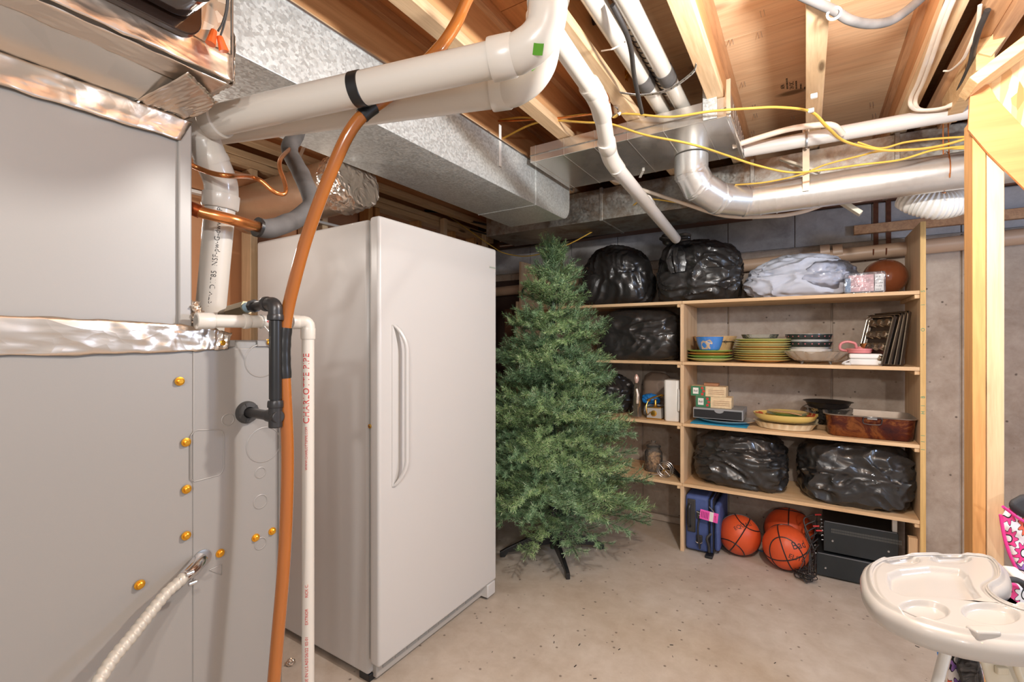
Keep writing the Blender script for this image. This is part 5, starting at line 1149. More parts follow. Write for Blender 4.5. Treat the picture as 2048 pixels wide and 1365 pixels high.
# ---------------------------------------------------------------- third shelf, left bay
x = X_(1273, 3.17); t = thing('silver_bottle', (x, 3.17, z), 'tapered silver figure bottle with glass stopper left of the gold telephone', 'bottle')
hgt = rad(86, 1273, 3.17)
MB().lathe([(.036, 0), (.038, .01), (.031, .06), (.024, hgt * .5), (.019, hgt * .62), (.021, hgt * .70), (.014, hgt * .78), (.016, hgt * .80), (0, hgt * .80)], (x, 3.17, z + .001), 6).build('body', plain('pewter', s2l(176, 160, 145), .2, .85, .2, 25), t, smooth=False)
MB().lathe([(.008, hgt * .8), (.016, hgt * .86), (.017, hgt * .92), (.006, hgt), (0, hgt)], (x, 3.17, z + .001), 12).build('stopper', plain('pinkish_glass', s2l(226, 190, 175), .1, .2, .1, 30), t)
MB().tube([(x + .012, 3.145, z + .10), (x + .014, 3.148, z + .16), (x + .006, 3.152, z + .20)], [.012, .014, .010], 10).build('relief_figure', plain('enamel_relief', s2l(210, 190, 170), .3, .5, .4, 60), t)
x = X_(1311, 3.2); t = thing('antique_telephone', (x, 3.2, z), 'small cream and gold antique style telephone ornament', 'telephone')
MB().prism([(x - .05, 3.16, z + .001), (x + .05, 3.16, z + .001), (x + .045, 3.16, z + .075), (x - .045, 3.16, z + .075)], (0, .08, 0)).build('base', M['cream'], t, bev=.003)
MB().box(x - .052, x + .052, 3.155, 3.245, z + .001, z + .008).build('plinth', M['brass'], t, bev=.002)
MB().box(x - .047, x + .047, 3.158, 3.242, z + .075, z + .082).build('plinth', M['brass'], t, bev=.002)
MB().lathe([(.018, 0), (.010, .008), (.007, .045), (.014, .05), (0, .052)], (x, 3.2, z + .082), 16).build('cradle_post', M['brass'], t)
MB().tube(smoothpath([(x - .045, 3.195, z + .125), (x - .02, 3.195, z + .140), (x + .02, 3.195, z + .155), (x + .045, 3.195, z + .165)]), .006, 10).build('handset', M['brass'], t)
MB().lathe([(.007, 0), (.016, .012), (.015, .014), (0, .010)], (x - .042, 3.195, z + .130), 14, (-.3, 0, -1)).build('mouthpiece', M['brass'], t); MB().lathe([(.006, 0), (.014, .012), (0, .012)], (x + .045, 3.195, z + .165), 14, (.5, 0, -1)).build('earpiece', M['brass'], t)
MB().lathe([(.020, 0), (.020, .004), (.012, .006), (0, .006)], (x, 3.159, z + .04), 20, (0, -1, 0)).build('dial', M['brass'], t)
MB().tube(smoothpath([(x - .045, 3.185, z + .12), (x - .055, 3.17, z + .08), (x - .04, 3.15, z + .03), (x - .02, 3.15, z + .05)]), .003, 8).build('cord', M['brass'], t)
x0_, x1_ = X_(1329, 3.15), X_(1361, 3.15); t = thing('white_pitcher', ((x0_ + x1_) / 2, 3.2, z), 'tall plain white rounded plastic container beside the divider', 'container')
zz_ = Z_(1345, 761, 3.15)
loft([rrect_ring((x0_ + x1_) / 2 - .004, 3.20, (x1_ - x0_) / 2 - .006, .06, .02, z + .001), rrect_ring((x0_ + x1_) / 2 - .004, 3.20, (x1_ - x0_) / 2 - .003, .062, .02, z + .01), rrect_ring((x0_ + x1_) / 2 - .004, 3.20, (x1_ - x0_) / 2 - .001, .066, .02, zz_ - .006), rrect_ring((x0_ + x1_) / 2 - .004, 3.20, (x1_ - x0_) / 2 - .004, .062, .02, zz_)]).build('body', M['white'], t)
MB().tube(smoothpath([(x1_ - .012, 3.14, zz_ - .055), (x1_ - .006, 3.128, zz_ - .075), (x1_ - .006, 3.126, z + .09), (x1_ - .012, 3.14, z + .07)]), .006, 10).build('handle', M['white'], t)
bag('blue_packet', X_(1283, 3.3), X_(1318, 3.3), 3.27, 3.36, z + .085, z + .155, 21, crumple('blue_plastic', s2l(40, 130, 210), .25, 0, 20, .6, .01), 'small bright blue plastic packet behind the gold telephone', 'packet', sub=4, amp=.12)
bag('clear_container', X_(1288, 3.3), X_(1330, 3.3), 3.25, 3.38, z, z + .083, 22, plain('frosted_tub', s2l(196, 196, 196), .3, 0, .1), 'frosted tub under the blue packet', 'container', sub=4, amp=.04, ex=3.5)
bag('dust_sheet_roll', X_(1286, 3.45), X_(1345, 3.45), 3.40, 3.52, z, z + .30, 23, plain('hazy_plastic', s2l(150, 128, 112), .4, 0, .15, 8), 'hazy plastic wrapped bundle at the back behind the blue packet', 'bundle', sub=4, amp=.06, ex=3)
# ---------------------------------------------------------------- lowest left shelf
z = ZT[3]; x = X_(1307, 3.3); yj = 3.3; rj = rad(17.5, 1307, 3.25); hj = rad(60, 1307, 3.25)
t = thing('glass_jar', (x, yj, z), 'lidded glass jar full of corks above the wire wheel ornament', 'jar')
MB().lathe([(rj * .9, 0), (rj, .008), (rj, hj * .62), (rj * .7, hj * .76), (rj * .7, hj * .80)], (x, yj, z + .001), 36).build('jar', M['glass'], t)
MB().lathe([(rj * .8, hj * .80), (rj * .82, hj * .84), (rj * .5, hj * .90), (rj * .2, hj * .93), (rj * .28, hj), (0, hj * 1.02)], (x, yj, z + .001), 36).build('lid', M['glass'], t)
ck = plain('cork', s2l(196, 156, 116), .8, 0, .25, 40); proto = None; random.seed(5)
for k in range(46):
    a = random.uniform(0, 6.28); rr_ = rj * .72 * sqrt(random.random()); zz_ = z + .014 + (k / 46) * hj * .52
    p = Vector((x + rr_ * cos(a), yj + rr_ * sin(a), zz_)); d_ = Vector((random.uniform(-1, 1), random.uniform(-1, 1), random.uniform(-.6, .6))).normalized()
    if proto is None:
        proto = MB().cyl((0, 0, -.016), (0, 0, .016), .0095, 8).build('wine_cork', ck, local=True); o = proto
    else: o = proto.copy(); COL.objects.link(o)
    o.location = p; o.rotation_euler = d_.to_track_quat('Z', 'Y').to_euler(); tag(o, 'wine cork inside the lidded glass jar', 'cork', 'corks in the glass jar')
    if (p.xy - Vector((x, yj))).length > rj - .018: o.location.x = x + (p.x - x) * .7; o.location.y = yj + (p.y - yj) * .7
# wire wheel ornament
p = WY(1329, 947, 3.16); t = thing('wire_wheel_ornament', (p.x, 3.16, z), 'small wire wheel cart ornament beside the cork jar', 'ornament')
rw_ = .05; wc = Vector((p.x, 3.15, z + rw_ + .002))
for r_ in (rw_, rw_ * .78): MB().tube([wc + Vector((r_ * cos(R(a)), .012, r_ * sin(R(a)))) for a in range(0, 361, 12)], .0022, 6).build('rim', M['steel'], t)
for a in range(0, 360, 45): MB().cyl(wc + Vector((0, .012, 0)), wc + Vector((rw_ * cos(R(a)), .012, rw_ * sin(R(a)))), .0014, 6).build('spoke', M['steel'], t)
MB().tube([wc + Vector((rw_ * cos(R(a)), .05, rw_ * sin(R(a)))) for a in range(0, 361, 12)], .0022, 6).build('rim', M['steel'], t)
MB().cyl(wc, wc + Vector((0, .06, 0)), .006, 10).build('hub', M['brass'], t)
MB().tube(smoothpath([wc + Vector((-.02, .01, -.03)), wc + Vector((-.08, 0, -.04)), wc + Vector((-.10, .01, -.045)), wc + Vector((-.10, .05, -.045))]), .003, 8).build('shaft', M['steel'], t)
t = thing('folding_tripod', (X_(1352, 3.3), 3.35, z), 'thin black folded rods lying behind the wire wheel ornament', 'rods')
for k in range(3): MB().cyl((X_(1335, 3.3), 3.30 + k * .03, z + .03 + k * .008), (X_(1362, 3.2) - .01, 3.2 + k * .02, z + .008), .005, 8).build('rod', M['blackpl'], t)
# things glimpsed left of the tree and behind it
t = thing('brown_cabinet_board', (-2.12, 3.3, 0), 'dark brown upright board between the freezer and the shelving', 'board')
MB().box(-2.16, -2.09, 3.3, 3.5, 0, 1.62).build('board', plain('dark_brown_board', s2l(96, 62, 44), .6), t, bev=.004)
t = MB().tube([(XLs + .10 + .05 * cos(R(a)), 3.09, 1.70 + .07 * sin(R(a))) for a in range(-30, 200, 12)], .009, 10).build('coiled_cable', M['blackpl']); tag(t, 'black looped cable poking up at the tree tip beside the side panel', 'cable')
bag('trash_bag', XLs + .04, XLs + .36, 3.14, 3.5, ZT[2], ZT[2] + .3, 31, bg, 'black trash bag hidden behind the middle of the green tree', sub=5, amp=.08, ex=2.4)
bag('trash_bag', XLs + .04, XLs + .42, 3.16, 3.5, 0, .33, 32, bg, 'black trash bag on the floor behind the lower tree branches', sub=5, amp=.08, ex=2.4)
# ---------------------------------------------------------------- floor items under the shelf
x0_, x1_ = X_(1371, 3.14), X_(1441, 3.14); z1_ = Z_(1400, 993, 3.14)
t = thing('blue_suitcase', ((x0_ + x1_) / 2, 3.3, 0), 'navy blue fabric suitcase standing on the floor with a pink tag', 'suitcase')
nv = plain('navy_fabric', s2l(74, 92, 146), .7, 0, .1, 20, .3, 300)
xm = x0_ + (x1_ - x0_) * .70
MB().box(x0_, xm - .003, 3.13, 3.52, .012, z1_).build('main_shell', nv, t, bev=.02, seg=4)
MB().box(xm + .003, xm + .022, 3.128, 3.515, .016, z1_ - .006).build('front_compartment', nv, t, bev=.012, seg=3)
MB().box(xm + .026, x1_ - .004, 3.14, 3.50, .03, z1_ - .04).build('outer_pocket', nv, t, bev=.02, seg=4)
for xx in (xm, xm + .024): MB().box(xx - .003, xx + .003, 3.122, 3.51, .014, z1_ - .004).build('zipper', M['blackpl'], t, bev=.002)
hx0 = x0_ + .03
MB().tube(arcpath([(hx0, 3.127, .16), (hx0 - .004, 3.105, .18), (hx0 - .004, 3.105, .29), (hx0, 3.127, .31)], .02), .012, 12, flat=.7).build('side_handle', M['blackpl'], t)
for zz_ in (.17, .305): MB().lathe([(.009, 0), (.006, .004), (0, .005)], (hx0 + .022, 3.128, zz_), 12, (0, -1, 0)).build('rivet', M['steel'], t)
MB().box(hx0 - .015, hx0 + .035, 3.118, 3.130, .13, .34).build('handle_plate', M['blackrub'], t, bev=.008)
xg_ = x0_ + (x1_ - x0_) * .42
MB().box(xg_ - .018, xg_ + .018, 3.118, 3.130, z1_ - .14, z1_ - .09).build('handle_mount', M['blackrub'], t, bev=.004); MB().lathe([(.006, 0), (.004, .003), (0, .004)], (xg_, 3.118, z1_ - .115), 10, (0, -1, 0)).build('rivet', M['steel'], t)
MB().tube(smoothpath([(xg_, 3.12, z1_ - .14), (xg_ - .004, 3.10, z1_ - .19), (xg_, 3.095, z1_ - .26), (xg_ + .004, 3.12, z1_ - .32)]), .014, 10, flat=.4).build('top_handle', M['blackrub'], t)
MB().box(xg_ - .018, xg_ + .018, 3.116, 3.130, .07, .12).build('handle_mount', M['blackrub'], t, bev=.004)
MB().tube(smoothpath([(xm, 3.118, z1_ - .05), (xm + .02, 3.11, z1_ - .065), (xm + .03, 3.105, z1_ - .075)]), .003, 6).build('zip_pull', M['steel'], t)
MB().tube([(xg_ + .0 + .018 * cos(R(a)), 3.108, .085 + .012 * sin(R(a))) for a in range(180, 361, 20)], .003, 6).build('wire_ring', M['chrome'], t)
MB().tube(smoothpath([(xm + .01, 3.12, z1_ * .4), (xm - .01, 3.10, z1_ * .32), (xm, 3.105, z1_ * .2), (xm + .002, 3.11, .03)]), .008, 10).build('strap', M['blackrub'], t)
MB().box(xm - .02, xm + .025, 3.08, 3.15, .001, .018).build('skid_foot', M['blackpl'], t, bev=.004)
tg = thing('luggage_tag', (xm, 3.09, .28), 'bright pink luggage tag tied to the blue suitcase handle', 'tag')
Tm = Matrix.Translation((xg_ + .01, 3.088, .268)) @ Matrix.Rotation(R(6), 4, 'Y')
pkm = plain('pink_card', s2l(240, 90, 180), .5)
MB().box(0, .105, 0, .0015, -.03, .03, Tm).build('card', pkm, tg); MB().box(.056, .078, -.0008, 0, -.03, .03, Tm).build('white_strip', M['white'], tg)
for k in range(5): MB().box(.008 + k * .009, .012 + k * .009, -.0006, 0, -.02, .02, Tm).build('print_line', plain('dark_pink_print', s2l(150, 40, 110), .5), tg)
text_on('lettering', 'LOVE', .014, Tm @ Vector((.092, -.0008, -.02)), (0, 0, 1), (-1, 0, 0), M['redtxt'], tg)
MB().cyl((xg_ + .012, 3.088, .27), (xg_ - .012, 3.095, .275), .0012, 6).build('string', M['white'], tg)
# basketballs
ob = plain('basketball_orange', s2l(222, 88, 44), .42, 0, .05, 6, .5, 260)
def ball(u, v, Y, rpx, label, rot, txts, extra=True):
    c = WY(u, v, Y); r = rad(rpx, u, Y); c.z = r + .001
    t = thing('basketball', (c.x, c.y, 0), label, 'ball', 'basketballs under the shelf')
    b = bmesh.new(); bmesh.ops.create_uvsphere(b, u_segments=48, v_segments=32, radius=r); m = MB(); m.add([c + v_.co for v_ in b.verts], [tuple(x.index for x in f.verts) for f in b.faces]); b.free()
    m.build('ball', ob, t)
    rm = rot
    def seam(fn):
        pts = [c + rm @ (fn(s / 72 * 2 * pi).normalized() * (r + .0004)) for s in range(73)]; MB().tube(pts, .0034, 6, caps=False).build('seam', M['blackpl'], t)
    seam(lambda a: Vector((cos(a), sin(a), 0))); seam(lambda a: Vector((0, cos(a), sin(a))))
    seam(lambda a: Vector((cos(a) * .72, .62 + .20 * cos(2 * a), sin(a) * .72))); seam(lambda a: Vector((cos(a) * .72, -.62 - .20 * cos(2 * a), sin(a) * .72)))
    for (s, size, dirv, upv) in txts:
        d = Vector(dirv).normalized(); up = Vector(upv); up = (up - d * up.dot(d)).normalized(); ex_ = up.cross(d)
        mm_ = text_mb(s, size, .0002, 'CENTER', 1.05); mm_.v = [c + (d * r + ex_ * q.x + up * q.y).normalized() * (r + .0014) for q in mm_.v]; mm_.build('lettering', M['blktxt'], t, smooth=False)
    return t
vd = lambda u, v: -ray(u, v).normalized()
d1 = vd(1479, 1055); rt = Vector((CS, SN, 0)); upz = Vector((0, 0, 1))
ball(1479, 1057, 3.26, 38, 'basketball nearest the blue suitcase with its lettering upward', Matrix.Rotation(.5, 3, 'Y') @ Matrix.Rotation(1.2, 3, 'X'), [('EQUALI', .036, d1 * 1 + upz * .62 + rt * .25, upz - rt * .25)])
ball(1572, 1078, 3.20, 42, 'frontmost basketball lettered ELITE beside the tangled cables', Matrix.Rotation(-.35, 3, 'Y') @ Matrix.Rotation(.25, 3, 'X'), [('Bad', .058, d1 + rt * .50 + upz * .12, upz - rt * .1), ('ELITE', .038, d1 + rt * .34 - upz * .40, upz + rt * .25)])
ball(1578, 1040, 3.44, 44, 'basketball in shadow behind the ELITE ball', Matrix.Rotation(.7, 3, 'X'), [])
# receivers
bk = plain('black_receiver', s2l(44, 48, 50), .42, .2, .08, 10)
def receiver(x0, x1, y0, y1, z0, z1, label, vents):
    t = thing('stereo_receiver', ((x0 + x1) / 2, (y0 + y1) / 2, z0), label, 'receiver')
    MB().box(x0, x1, y0 + .012, y1, z0 + .012, z1).build('case', bk, t, bev=.002); MB().box(x0 - .002, x1 + .002, y0, y0 + .0115, z0 + .010, z1 - .002).build('face_panel', bk, t, bev=.002)
    for xx in (x0 + .04, x1 - .04):
        MB().lathe([(.016, 0), (.018, .010), (0, .010)], (xx, y0 + .05, z0 + .0005), 14).build('foot', M['blackpl'], t)
        MB().lathe([(.007, 0), (.005, .004), (0, .004)], (xx, y0 - .0002, z0 + (z1 - z0) * .42), 12, (0, -1, 0)).build('screw', M['steel'], t)
    if vents:
        m = MB()
        for k in range(60):
            for q in range(2): m.box(x0 + .035 + k * .0052, x0 + .0378 + k * .0052, y0 - .0006, y0 + .001, z1 - .045 - q * .014, z1 - .035 - q * .014)
        tag(m.build('vent_slots', plain('slot_grey', s2l(96, 96, 92), .5), t), kind='stuff')
    MB().box(x0 + .005, x1 - .005, y0 + .001, y0 + .004, z1 - .0015, z1 + .001).build('front_trim', plain('grey_trim', s2l(120, 122, 126), .4), t)
    m = MB()
    for k in range(14): m.cyl((x0 - .0005, y0 + .06 + k * .022, z0 + .05 + (k % 3) * .02), (x0 - .010, y0 + .06 + k * .022, z0 + .05 + (k % 3) * .02), .0035, 8)
    tag(m.build('rear_jacks', M['steel'], t), kind='stuff')
    return t
xa_, xb_ = X_(1652, 3.13), X_(1800, 3.13)
xl_, xm_ = X_(1634, 3.2), X_(1785, 3.2)
receiver(xl_, xm_, 3.19, 3.50, .001, .135, 'lower black stereo receiver standing on the concrete floor', False)
receiver(X_(1648, 3.21), X_(1796, 3.21), 3.205, 3.51, .138, .318, 'upper black stereo receiver with vent slots stacked on the other', True)
t = MB().box(X_(1786, 3.2), X_(1791, 3.2) + .01, 3.22, 3.25, .3185, .41).build('white_upright_strip', M['white'], bev=.001); tag(t, 'small white upright strip on the upper stereo receiver', 'strip')
t = MB().box(XR - .05, XR - .013, 3.14, 3.175, .0, .33).build('wood_block', M['shelfZ'], bev=.002); tag(t, 'short pine support block against right shelf panel at the floor', 'block')
# cable tangle
random.seed(9)
for i in range(5):
    c0_ = WY(1607, 1120, 3.10); c0_.z = .004; pts = []; n = 26; rr_ = random.uniform(.035, .06); ph = random.uniform(0, 6)
    for k in range(n):
        a = ph + k * .62; q = rr_ * (1 + .25 * sin(k * 1.3 + i)); pts.append(c0_ + Vector((q * cos(a) * .8 + .004 * i, q * sin(a) * .9, .006 + i * .006 + .012 * (1 + sin(k * .9 + i)))))
    pts += [WY(1620, 1095, 3.15), WY(1628, 1075, 3.22), WY(1634, 1055 - i * 6, 3.3)]
    tag(MB().tube(smoothpath(pts, 5), .0022, 7).build('black_cable', M['blkc']), 'black cord in the tangled heap beside the stacked receivers', 'cable', 'tangled black cords')
for i in range(7):
    a = WY(1628 + i * 2, 1030 + i * 12, 3.24); tag(MB().tube(smoothpath([a, a + Vector((-.05, -.02, -.03 - .008 * i)), a + Vector((-.03, -.05, -.10)), WY(1626 + i, 1095 + i * 3, 3.17)], 6), .004, 8).build('audio_cable', M['blkc']), 'black cord dropping at the left side of the receivers', 'cable', 'cords beside the receivers')
for (u, v) in ((1630, 1030), (1626, 1053), (1632, 1062)):
    p = WY(u, v, 3.2); tag(MB().cyl(p, p + Vector((.03, .0, .006)), .0045, 8).build('audio_plug', M['redtxt']), 'red audio plug among the receiver cords', 'plug', 'red audio plugs')
o = MB().tube(smoothpath([WZ(1513, 1099, .006), WZ(1524, 1103, .006), WZ(1545, 1104, .006)]), .003, 8).build('network_cable', plain('blue_cord', s2l(60, 130, 190), .5)); tag(o, 'short blue cord end on floor between the basketballs', 'cable')
# floor crumbs
random.seed(3); m = MB()
for k in range(70):
    p = Vector((random.uniform(-1.3, .6), random.uniform(1.3, 3.3), .0005)); s = random.uniform(.0007, .0026); a = random.uniform(0, 3)
    m.box(-s * 3, s * 3, -s * .6, s * .6, 0, s * .7, Matrix.Translation(p) @ Matrix.Rotation(a, 4, 'Z'))
m.build('floor_debris', M['blktxt']); bpy.data.objects['floor_debris']['kind'] = 'stuff'; tag(bpy.data.objects['floor_debris'], 'scattered dark crumbs on the bare concrete floor', 'debris')
p = WZ(581, 1329, .004); b = bmesh.new(); bmesh.ops.create_icosphere(b, subdivisions=3, radius=1); m = MB(); m.add([p + Vector((v_.co.x * .018, v_.co.y * .018, .008 + v_.co.z * .010)) * 1 + noise.noise_vector(v_.co * 4) * .006 for v_ in b.verts], [tuple(x.index for x in f.verts) for f in b.faces]); b.free()
o = m.build('foil_scrap', M['foil'], smooth=False); tag(o, 'crumpled foil scrap on floor beside the white drain pipe', 'debris')
# ================================================================ christmas tree
TX, TY = -1.36, 2.64; TH_ = 2.05
tree = thing('christmas_tree', (TX, TY, 0), 'green artificial christmas tree on a black stand between freezer and shelving', 'tree')
def needle_mat(name, a, b_, c):
    m, nt, bs = base_mat(name); g = nt.nodes.new('ShaderNodeNewGeometry'); 
    nt.links.new(ramp(nt, g.outputs['Random Per Island'], [(.0, a), (.5, b_), (.85, b_), (1.0, c)]), bs.inputs['Base Color']); bs.inputs['Roughness'].default_value = .38; return m
nm = needle_mat('pine_needles', s2l(92, 134, 84), s2l(156, 186, 126), s2l(222, 230, 192)); nm2 = needle_mat('pine_needles_blue', s2l(84, 124, 86), s2l(134, 168, 124), s2l(204, 220, 186))
wirem = plain('branch_wire', s2l(56, 70, 44), .7)
def branch_mesh(L, seed, mt):
    rnd = random.Random(seed); m = MB(); tw = []
    main = [Vector((L * s, 0, .05 * L * sin(s * 3) * rnd.uniform(.5, 1))) for s in [k / 6 for k in range(7)]]
    tw.append(main)
    ns = max(3, int(L / .05))
    for k in range(ns):
        s = .18 + .78 * k / ns; base = main[0].lerp(main[-1], s); base.z = .05 * L * sin(s * 3)
        for sd_ in (-1, 1):
            ll = (.07 + .14 * (1 - s)) * min(1, L / .35 + .3) * rnd.uniform(.75, 1.15); an = rnd.uniform(.5, .95) * sd_; up = rnd.uniform(-.15, .55)
            dv = Vector((cos(an), sin(an), up)).normalized(); pts = [base + dv * ll * q + Vector((0, 0, .18 * ll * q * q)) for q in (0, .33, .66, 1)]; tw.append(pts)
    nv = []; 
    for ti, pts in enumerate(tw):
        m.tube(pts, .0022 if ti == 0 else .0014, 4)
    bw_ = (list(m.v), list(m.f)); m.v = []; m.f = []
    for ti, pts in enumerate(tw):
        for i in range(len(pts) - 1):
            a, b_ = pts[i], pts[i + 1]; sl = (b_ - a).length; n = int(sl / .0016 * (1.0 if ti else .8)); ax_ = (b_ - a).normalized()
            u_ = ax_.cross(Vector((.3, .2, 1))).normalized(); v_ = ax_.cross(u_)
            for q in range(n):
                if ti == 0 and i == 0 and rnd.random() < .6: continue
                p = a.lerp(b_, rnd.random()); an = rnd.uniform(0, 2 * pi); rd_ = u_ * cos(an) + v_ * sin(an); d = (rd_ * rnd.uniform(.7, 1.0) + ax_ * rnd.uniform(.35, .8)).normalized()
                l = rnd.uniform(.016, .027); w_ = d.cross(ax_).normalized() * rnd.uniform(.0007, .0012); k = len(m.v)
                m.v += [p - w_, p + w_, p + d * l + w_ * .5, p + d * l - w_ * .5]; m.f.append((k, k + 1, k + 2, k + 3))
    me = bpy.data.meshes.new('branch'); nvv = len(m.v)
    me.from_pydata(m.v + bw_[0], [], m.f + [tuple(i + nvv for i in f) for f in bw_[1]]); me.materials.append(mt); me.materials.append(wirem)
    me.polygons.foreach_set('material_index', [0] * len(m.f) + [1] * len(bw_[1])); return me
LS = [.10, .18, .27, .36, .46, .56]
BM = {(i, k): branch_mesh(L, 40 + i * 3 + k, (nm, nm2)[k % 2]) for i, L in enumerate(LS) for k in range(2)}
prof_t = [(0.20, .52), (.32, .60), (.46, .60), (.60, .56), (.80, .47), (1.0, .43), (1.2, .38), (1.4, .31), (1.6, .23), (1.75, .16), (1.86, .10), (1.98, .05)]
def pr(z):
    for (a, ra), (b_, rb2) in zip(prof_t, prof_t[1:]):
        if a <= z <= b_: return ra + (rb2 - ra) * (z - a) / (b_ - a)
    return prof_t[0][1] if z < prof_t[0][0] else prof_t[-1][1]
rnd = random.Random(12); nb = 0; z = .27; ang = 0
levels = []
while z < 1.97:
    r = pr(z); n = max(4, int(5 + r * 15)); levels.append((z, n)); z += .085 if z > .4 else .10
tot = sum(n for _, n in levels)
for (z, n) in levels:
    ang += 1.1
    for k in range(n):
        a = ang + 2 * pi * k / n + rnd.uniform(-.18, .18); L = pr(z) * rnd.uniform(.82, 1.10); 
        if rnd.random() < .08: L *= 1.12
        tipx, tipy = TX + L * cos(a), TY + L * sin(a)
        if tipy > 3.10 and tipx < XD + .05: L = min(L, (3.10 - TY) / max(.1, sin(a)))
        if tipy < 2.08 and tipx < DX + .03: L = min(L, abs((2.08 - TY) / sin(a)))
        i = min(range(len(LS)), key=lambda q: abs(LS[q] - L)); sc = L / LS[i]
        o = bpy.data.objects.new('branch', BM[(i, rnd.randint(0, 1))]); COL.objects.link(o); o.parent = tree
        tilt = rnd.uniform(-.12, .22) + (.25 if z > 1.5 else 0) - (.10 if z < .5 else 0) + (.35 if z > 1.8 else 0)
        o.location = (0, 0, z + rnd.uniform(-.02, .02)); o.rotation_euler = (rnd.uniform(-.5, .5), -tilt, a); o.scale = (sc, sc, sc); nb += 1
o = bpy.data.objects.new('tip', BM[(2, 0)]); COL.objects.link(o); o.parent = tree; o.location = (0, 0, 1.76); o.rotation_euler = (0, -pi / 2, 0)
for k in range(5):
    o = bpy.data.objects.new('tip', BM[(1, k % 2)]); COL.objects.link(o); o.parent = tree; o.location = (0, 0, 1.80 - .01 * k); o.rotation_euler = (0, -1.05, k * 1.3)
print('branches', nb)
MB().cyl((TX, TY, .03), (TX, TY, 1.95), .016, 12).build('trunk', plain('green_pole', s2l(48, 66, 46), .5), tree)
MB().cyl((TX, TY, .06), (TX, TY, .30), .024, 16).build('stand_sleeve', M['blackpl'], tree)
for a in (-48, -138, 42, 132):
    d = Vector((cos(R(a)), sin(R(a)), 0)); L = .34; c = Vector((TX, TY, 0)); sd_ = Vector((-d.y, d.x, 0)) * .011
    side = [c + d * .02 + Vector((0, 0, .16)), c + d * .06 + Vector((0, 0, .15)), c + d * (L - .03) + Vector((0, 0, .05)), c + d * L + Vector((0, 0, .035)), c + d * L + Vector((0, 0, .002)), c + d * (L - .03) + Vector((0, 0, .002)), c + d * (L - .05) + Vector((0, 0, .03)), c + d * .05 + Vector((0, 0, .06)), c + d * .02 + Vector((0, 0, .06))]
    MB().prism([p - sd_ for p in side], sd_ * 2).build('stand_leg', M['blackpl'], tree, bev=.002, smooth=False)
# ================================================================ high chair
ZC = .82
def tp(zx, zy): return (1700 + zx * .3113, 940 + zy * .3113)
hc = thing('high_chair', tuple(WZ(1990, 1250, 0.0).xy.to_3d()) if False else (.55, .95, 0), 'cream plastic high chair tray and floral seat in the lower right corner', 'high chair')
outl = [(95, 650), (103, 615), (125, 585), (165, 560), (220, 543), (300, 530), (400, 523), (500, 520), (600, 519), (700, 520), (780, 524), (850, 532), (905, 545), (950, 568), (985, 605), (1003, 650), (1000, 690), (975, 712), (945, 730), (925, 748), (935, 775), (965, 805), (1010, 832), (1060, 852), (1120, 868), (1200, 876), (1290, 872), (1380, 880), (1440, 920), (1440, 1000), (1380, 1070), (1290, 1115), (1200, 1132), (1118, 1138), (1000, 1130), (870, 1112), (740, 1090), (620, 1062), (500, 1030), (400, 995), (310, 955), (240, 912), (185, 865), (145, 815), (118, 765), (102, 710)]
# these are rim-top positions (lower outline pulled up by the rim height)
P2 = []
for (x_, y_) in outl:
    y2 = y_ - (60 if y_ > 930 else (55 * (y_ - 700) / 230 if (y_ > 700 and x_ < 320) else 0))
    P2.append(WZ(*tp(x_, y2), ZC).xy)
# resample closed smooth outline
def closed(pts, n):
    m_ = len(pts); out = []
    for i in range(m_):
        a, b_, c, d = pts[i - 1], pts[i], pts[(i + 1) % m_], pts[(i + 2) % m_]
        for k in range(n):
            t = k / n; out.append(0.5 * ((2 * b_) + (c - a) * t + (2 * a - 5 * b_ + 4 * c - d) * t * t + (3 * b_ - a - 3 * c + d) * t ** 3))
    return out
OUT = closed([Vector(p) for p in P2], 7); cen = WZ(*tp(560, 800), ZC).xy
def sst(a, b_, x): t = max(0, min(1, (x - a) / (b_ - a))); return t * t * (3 - 2 * t)
cups = [(WZ(*tp(335, 595), ZC - .012).xy, WZ(*tp(455, 595), ZC - .012).xy, WZ(*tp(335, 560), ZC - .012).xy), (WZ(*tp(650, 585), ZC - .012).xy, WZ(*tp(790, 585), ZC - .012).xy, WZ(*tp(650, 550), ZC - .012).xy),
        (WZ(*tp(475, 915), ZC - .012).xy, WZ(*tp(645, 930), ZC - .012).xy, WZ(*tp(480, 850), ZC - .012).xy), (WZ(*tp(900, 940), ZC - .012).xy, WZ(*tp(1100, 960), ZC - .012).xy, WZ(*tp(905, 870), ZC - .012).xy)]
dish = [WZ(*tp(*q), ZC - .012).xy for q in ((255, 690), (330, 660), (520, 640), (700, 660), (740, 690), (770, 760), (820, 830), (760, 850), (640, 840), (480, 825), (340, 820), (275, 790), (255, 740))]
def poly_sd(p, poly):
    ins = False; dmin = 9
    for i in range(len(poly)):
        a, b_ = poly[i - 1], poly[i]; ab = b_ - a; t = max(0, min(1, (p - a).dot(ab) / ab.length_squared)); dmin = min(dmin, (a + ab * t - p).length)
        if (a.y > p.y) != (b_.y > p.y) and p.x < (b_.x - a.x) * (p.y - a.y) / (b_.y - a.y) + a.x: ins = not ins
    return -dmin if ins else dmin
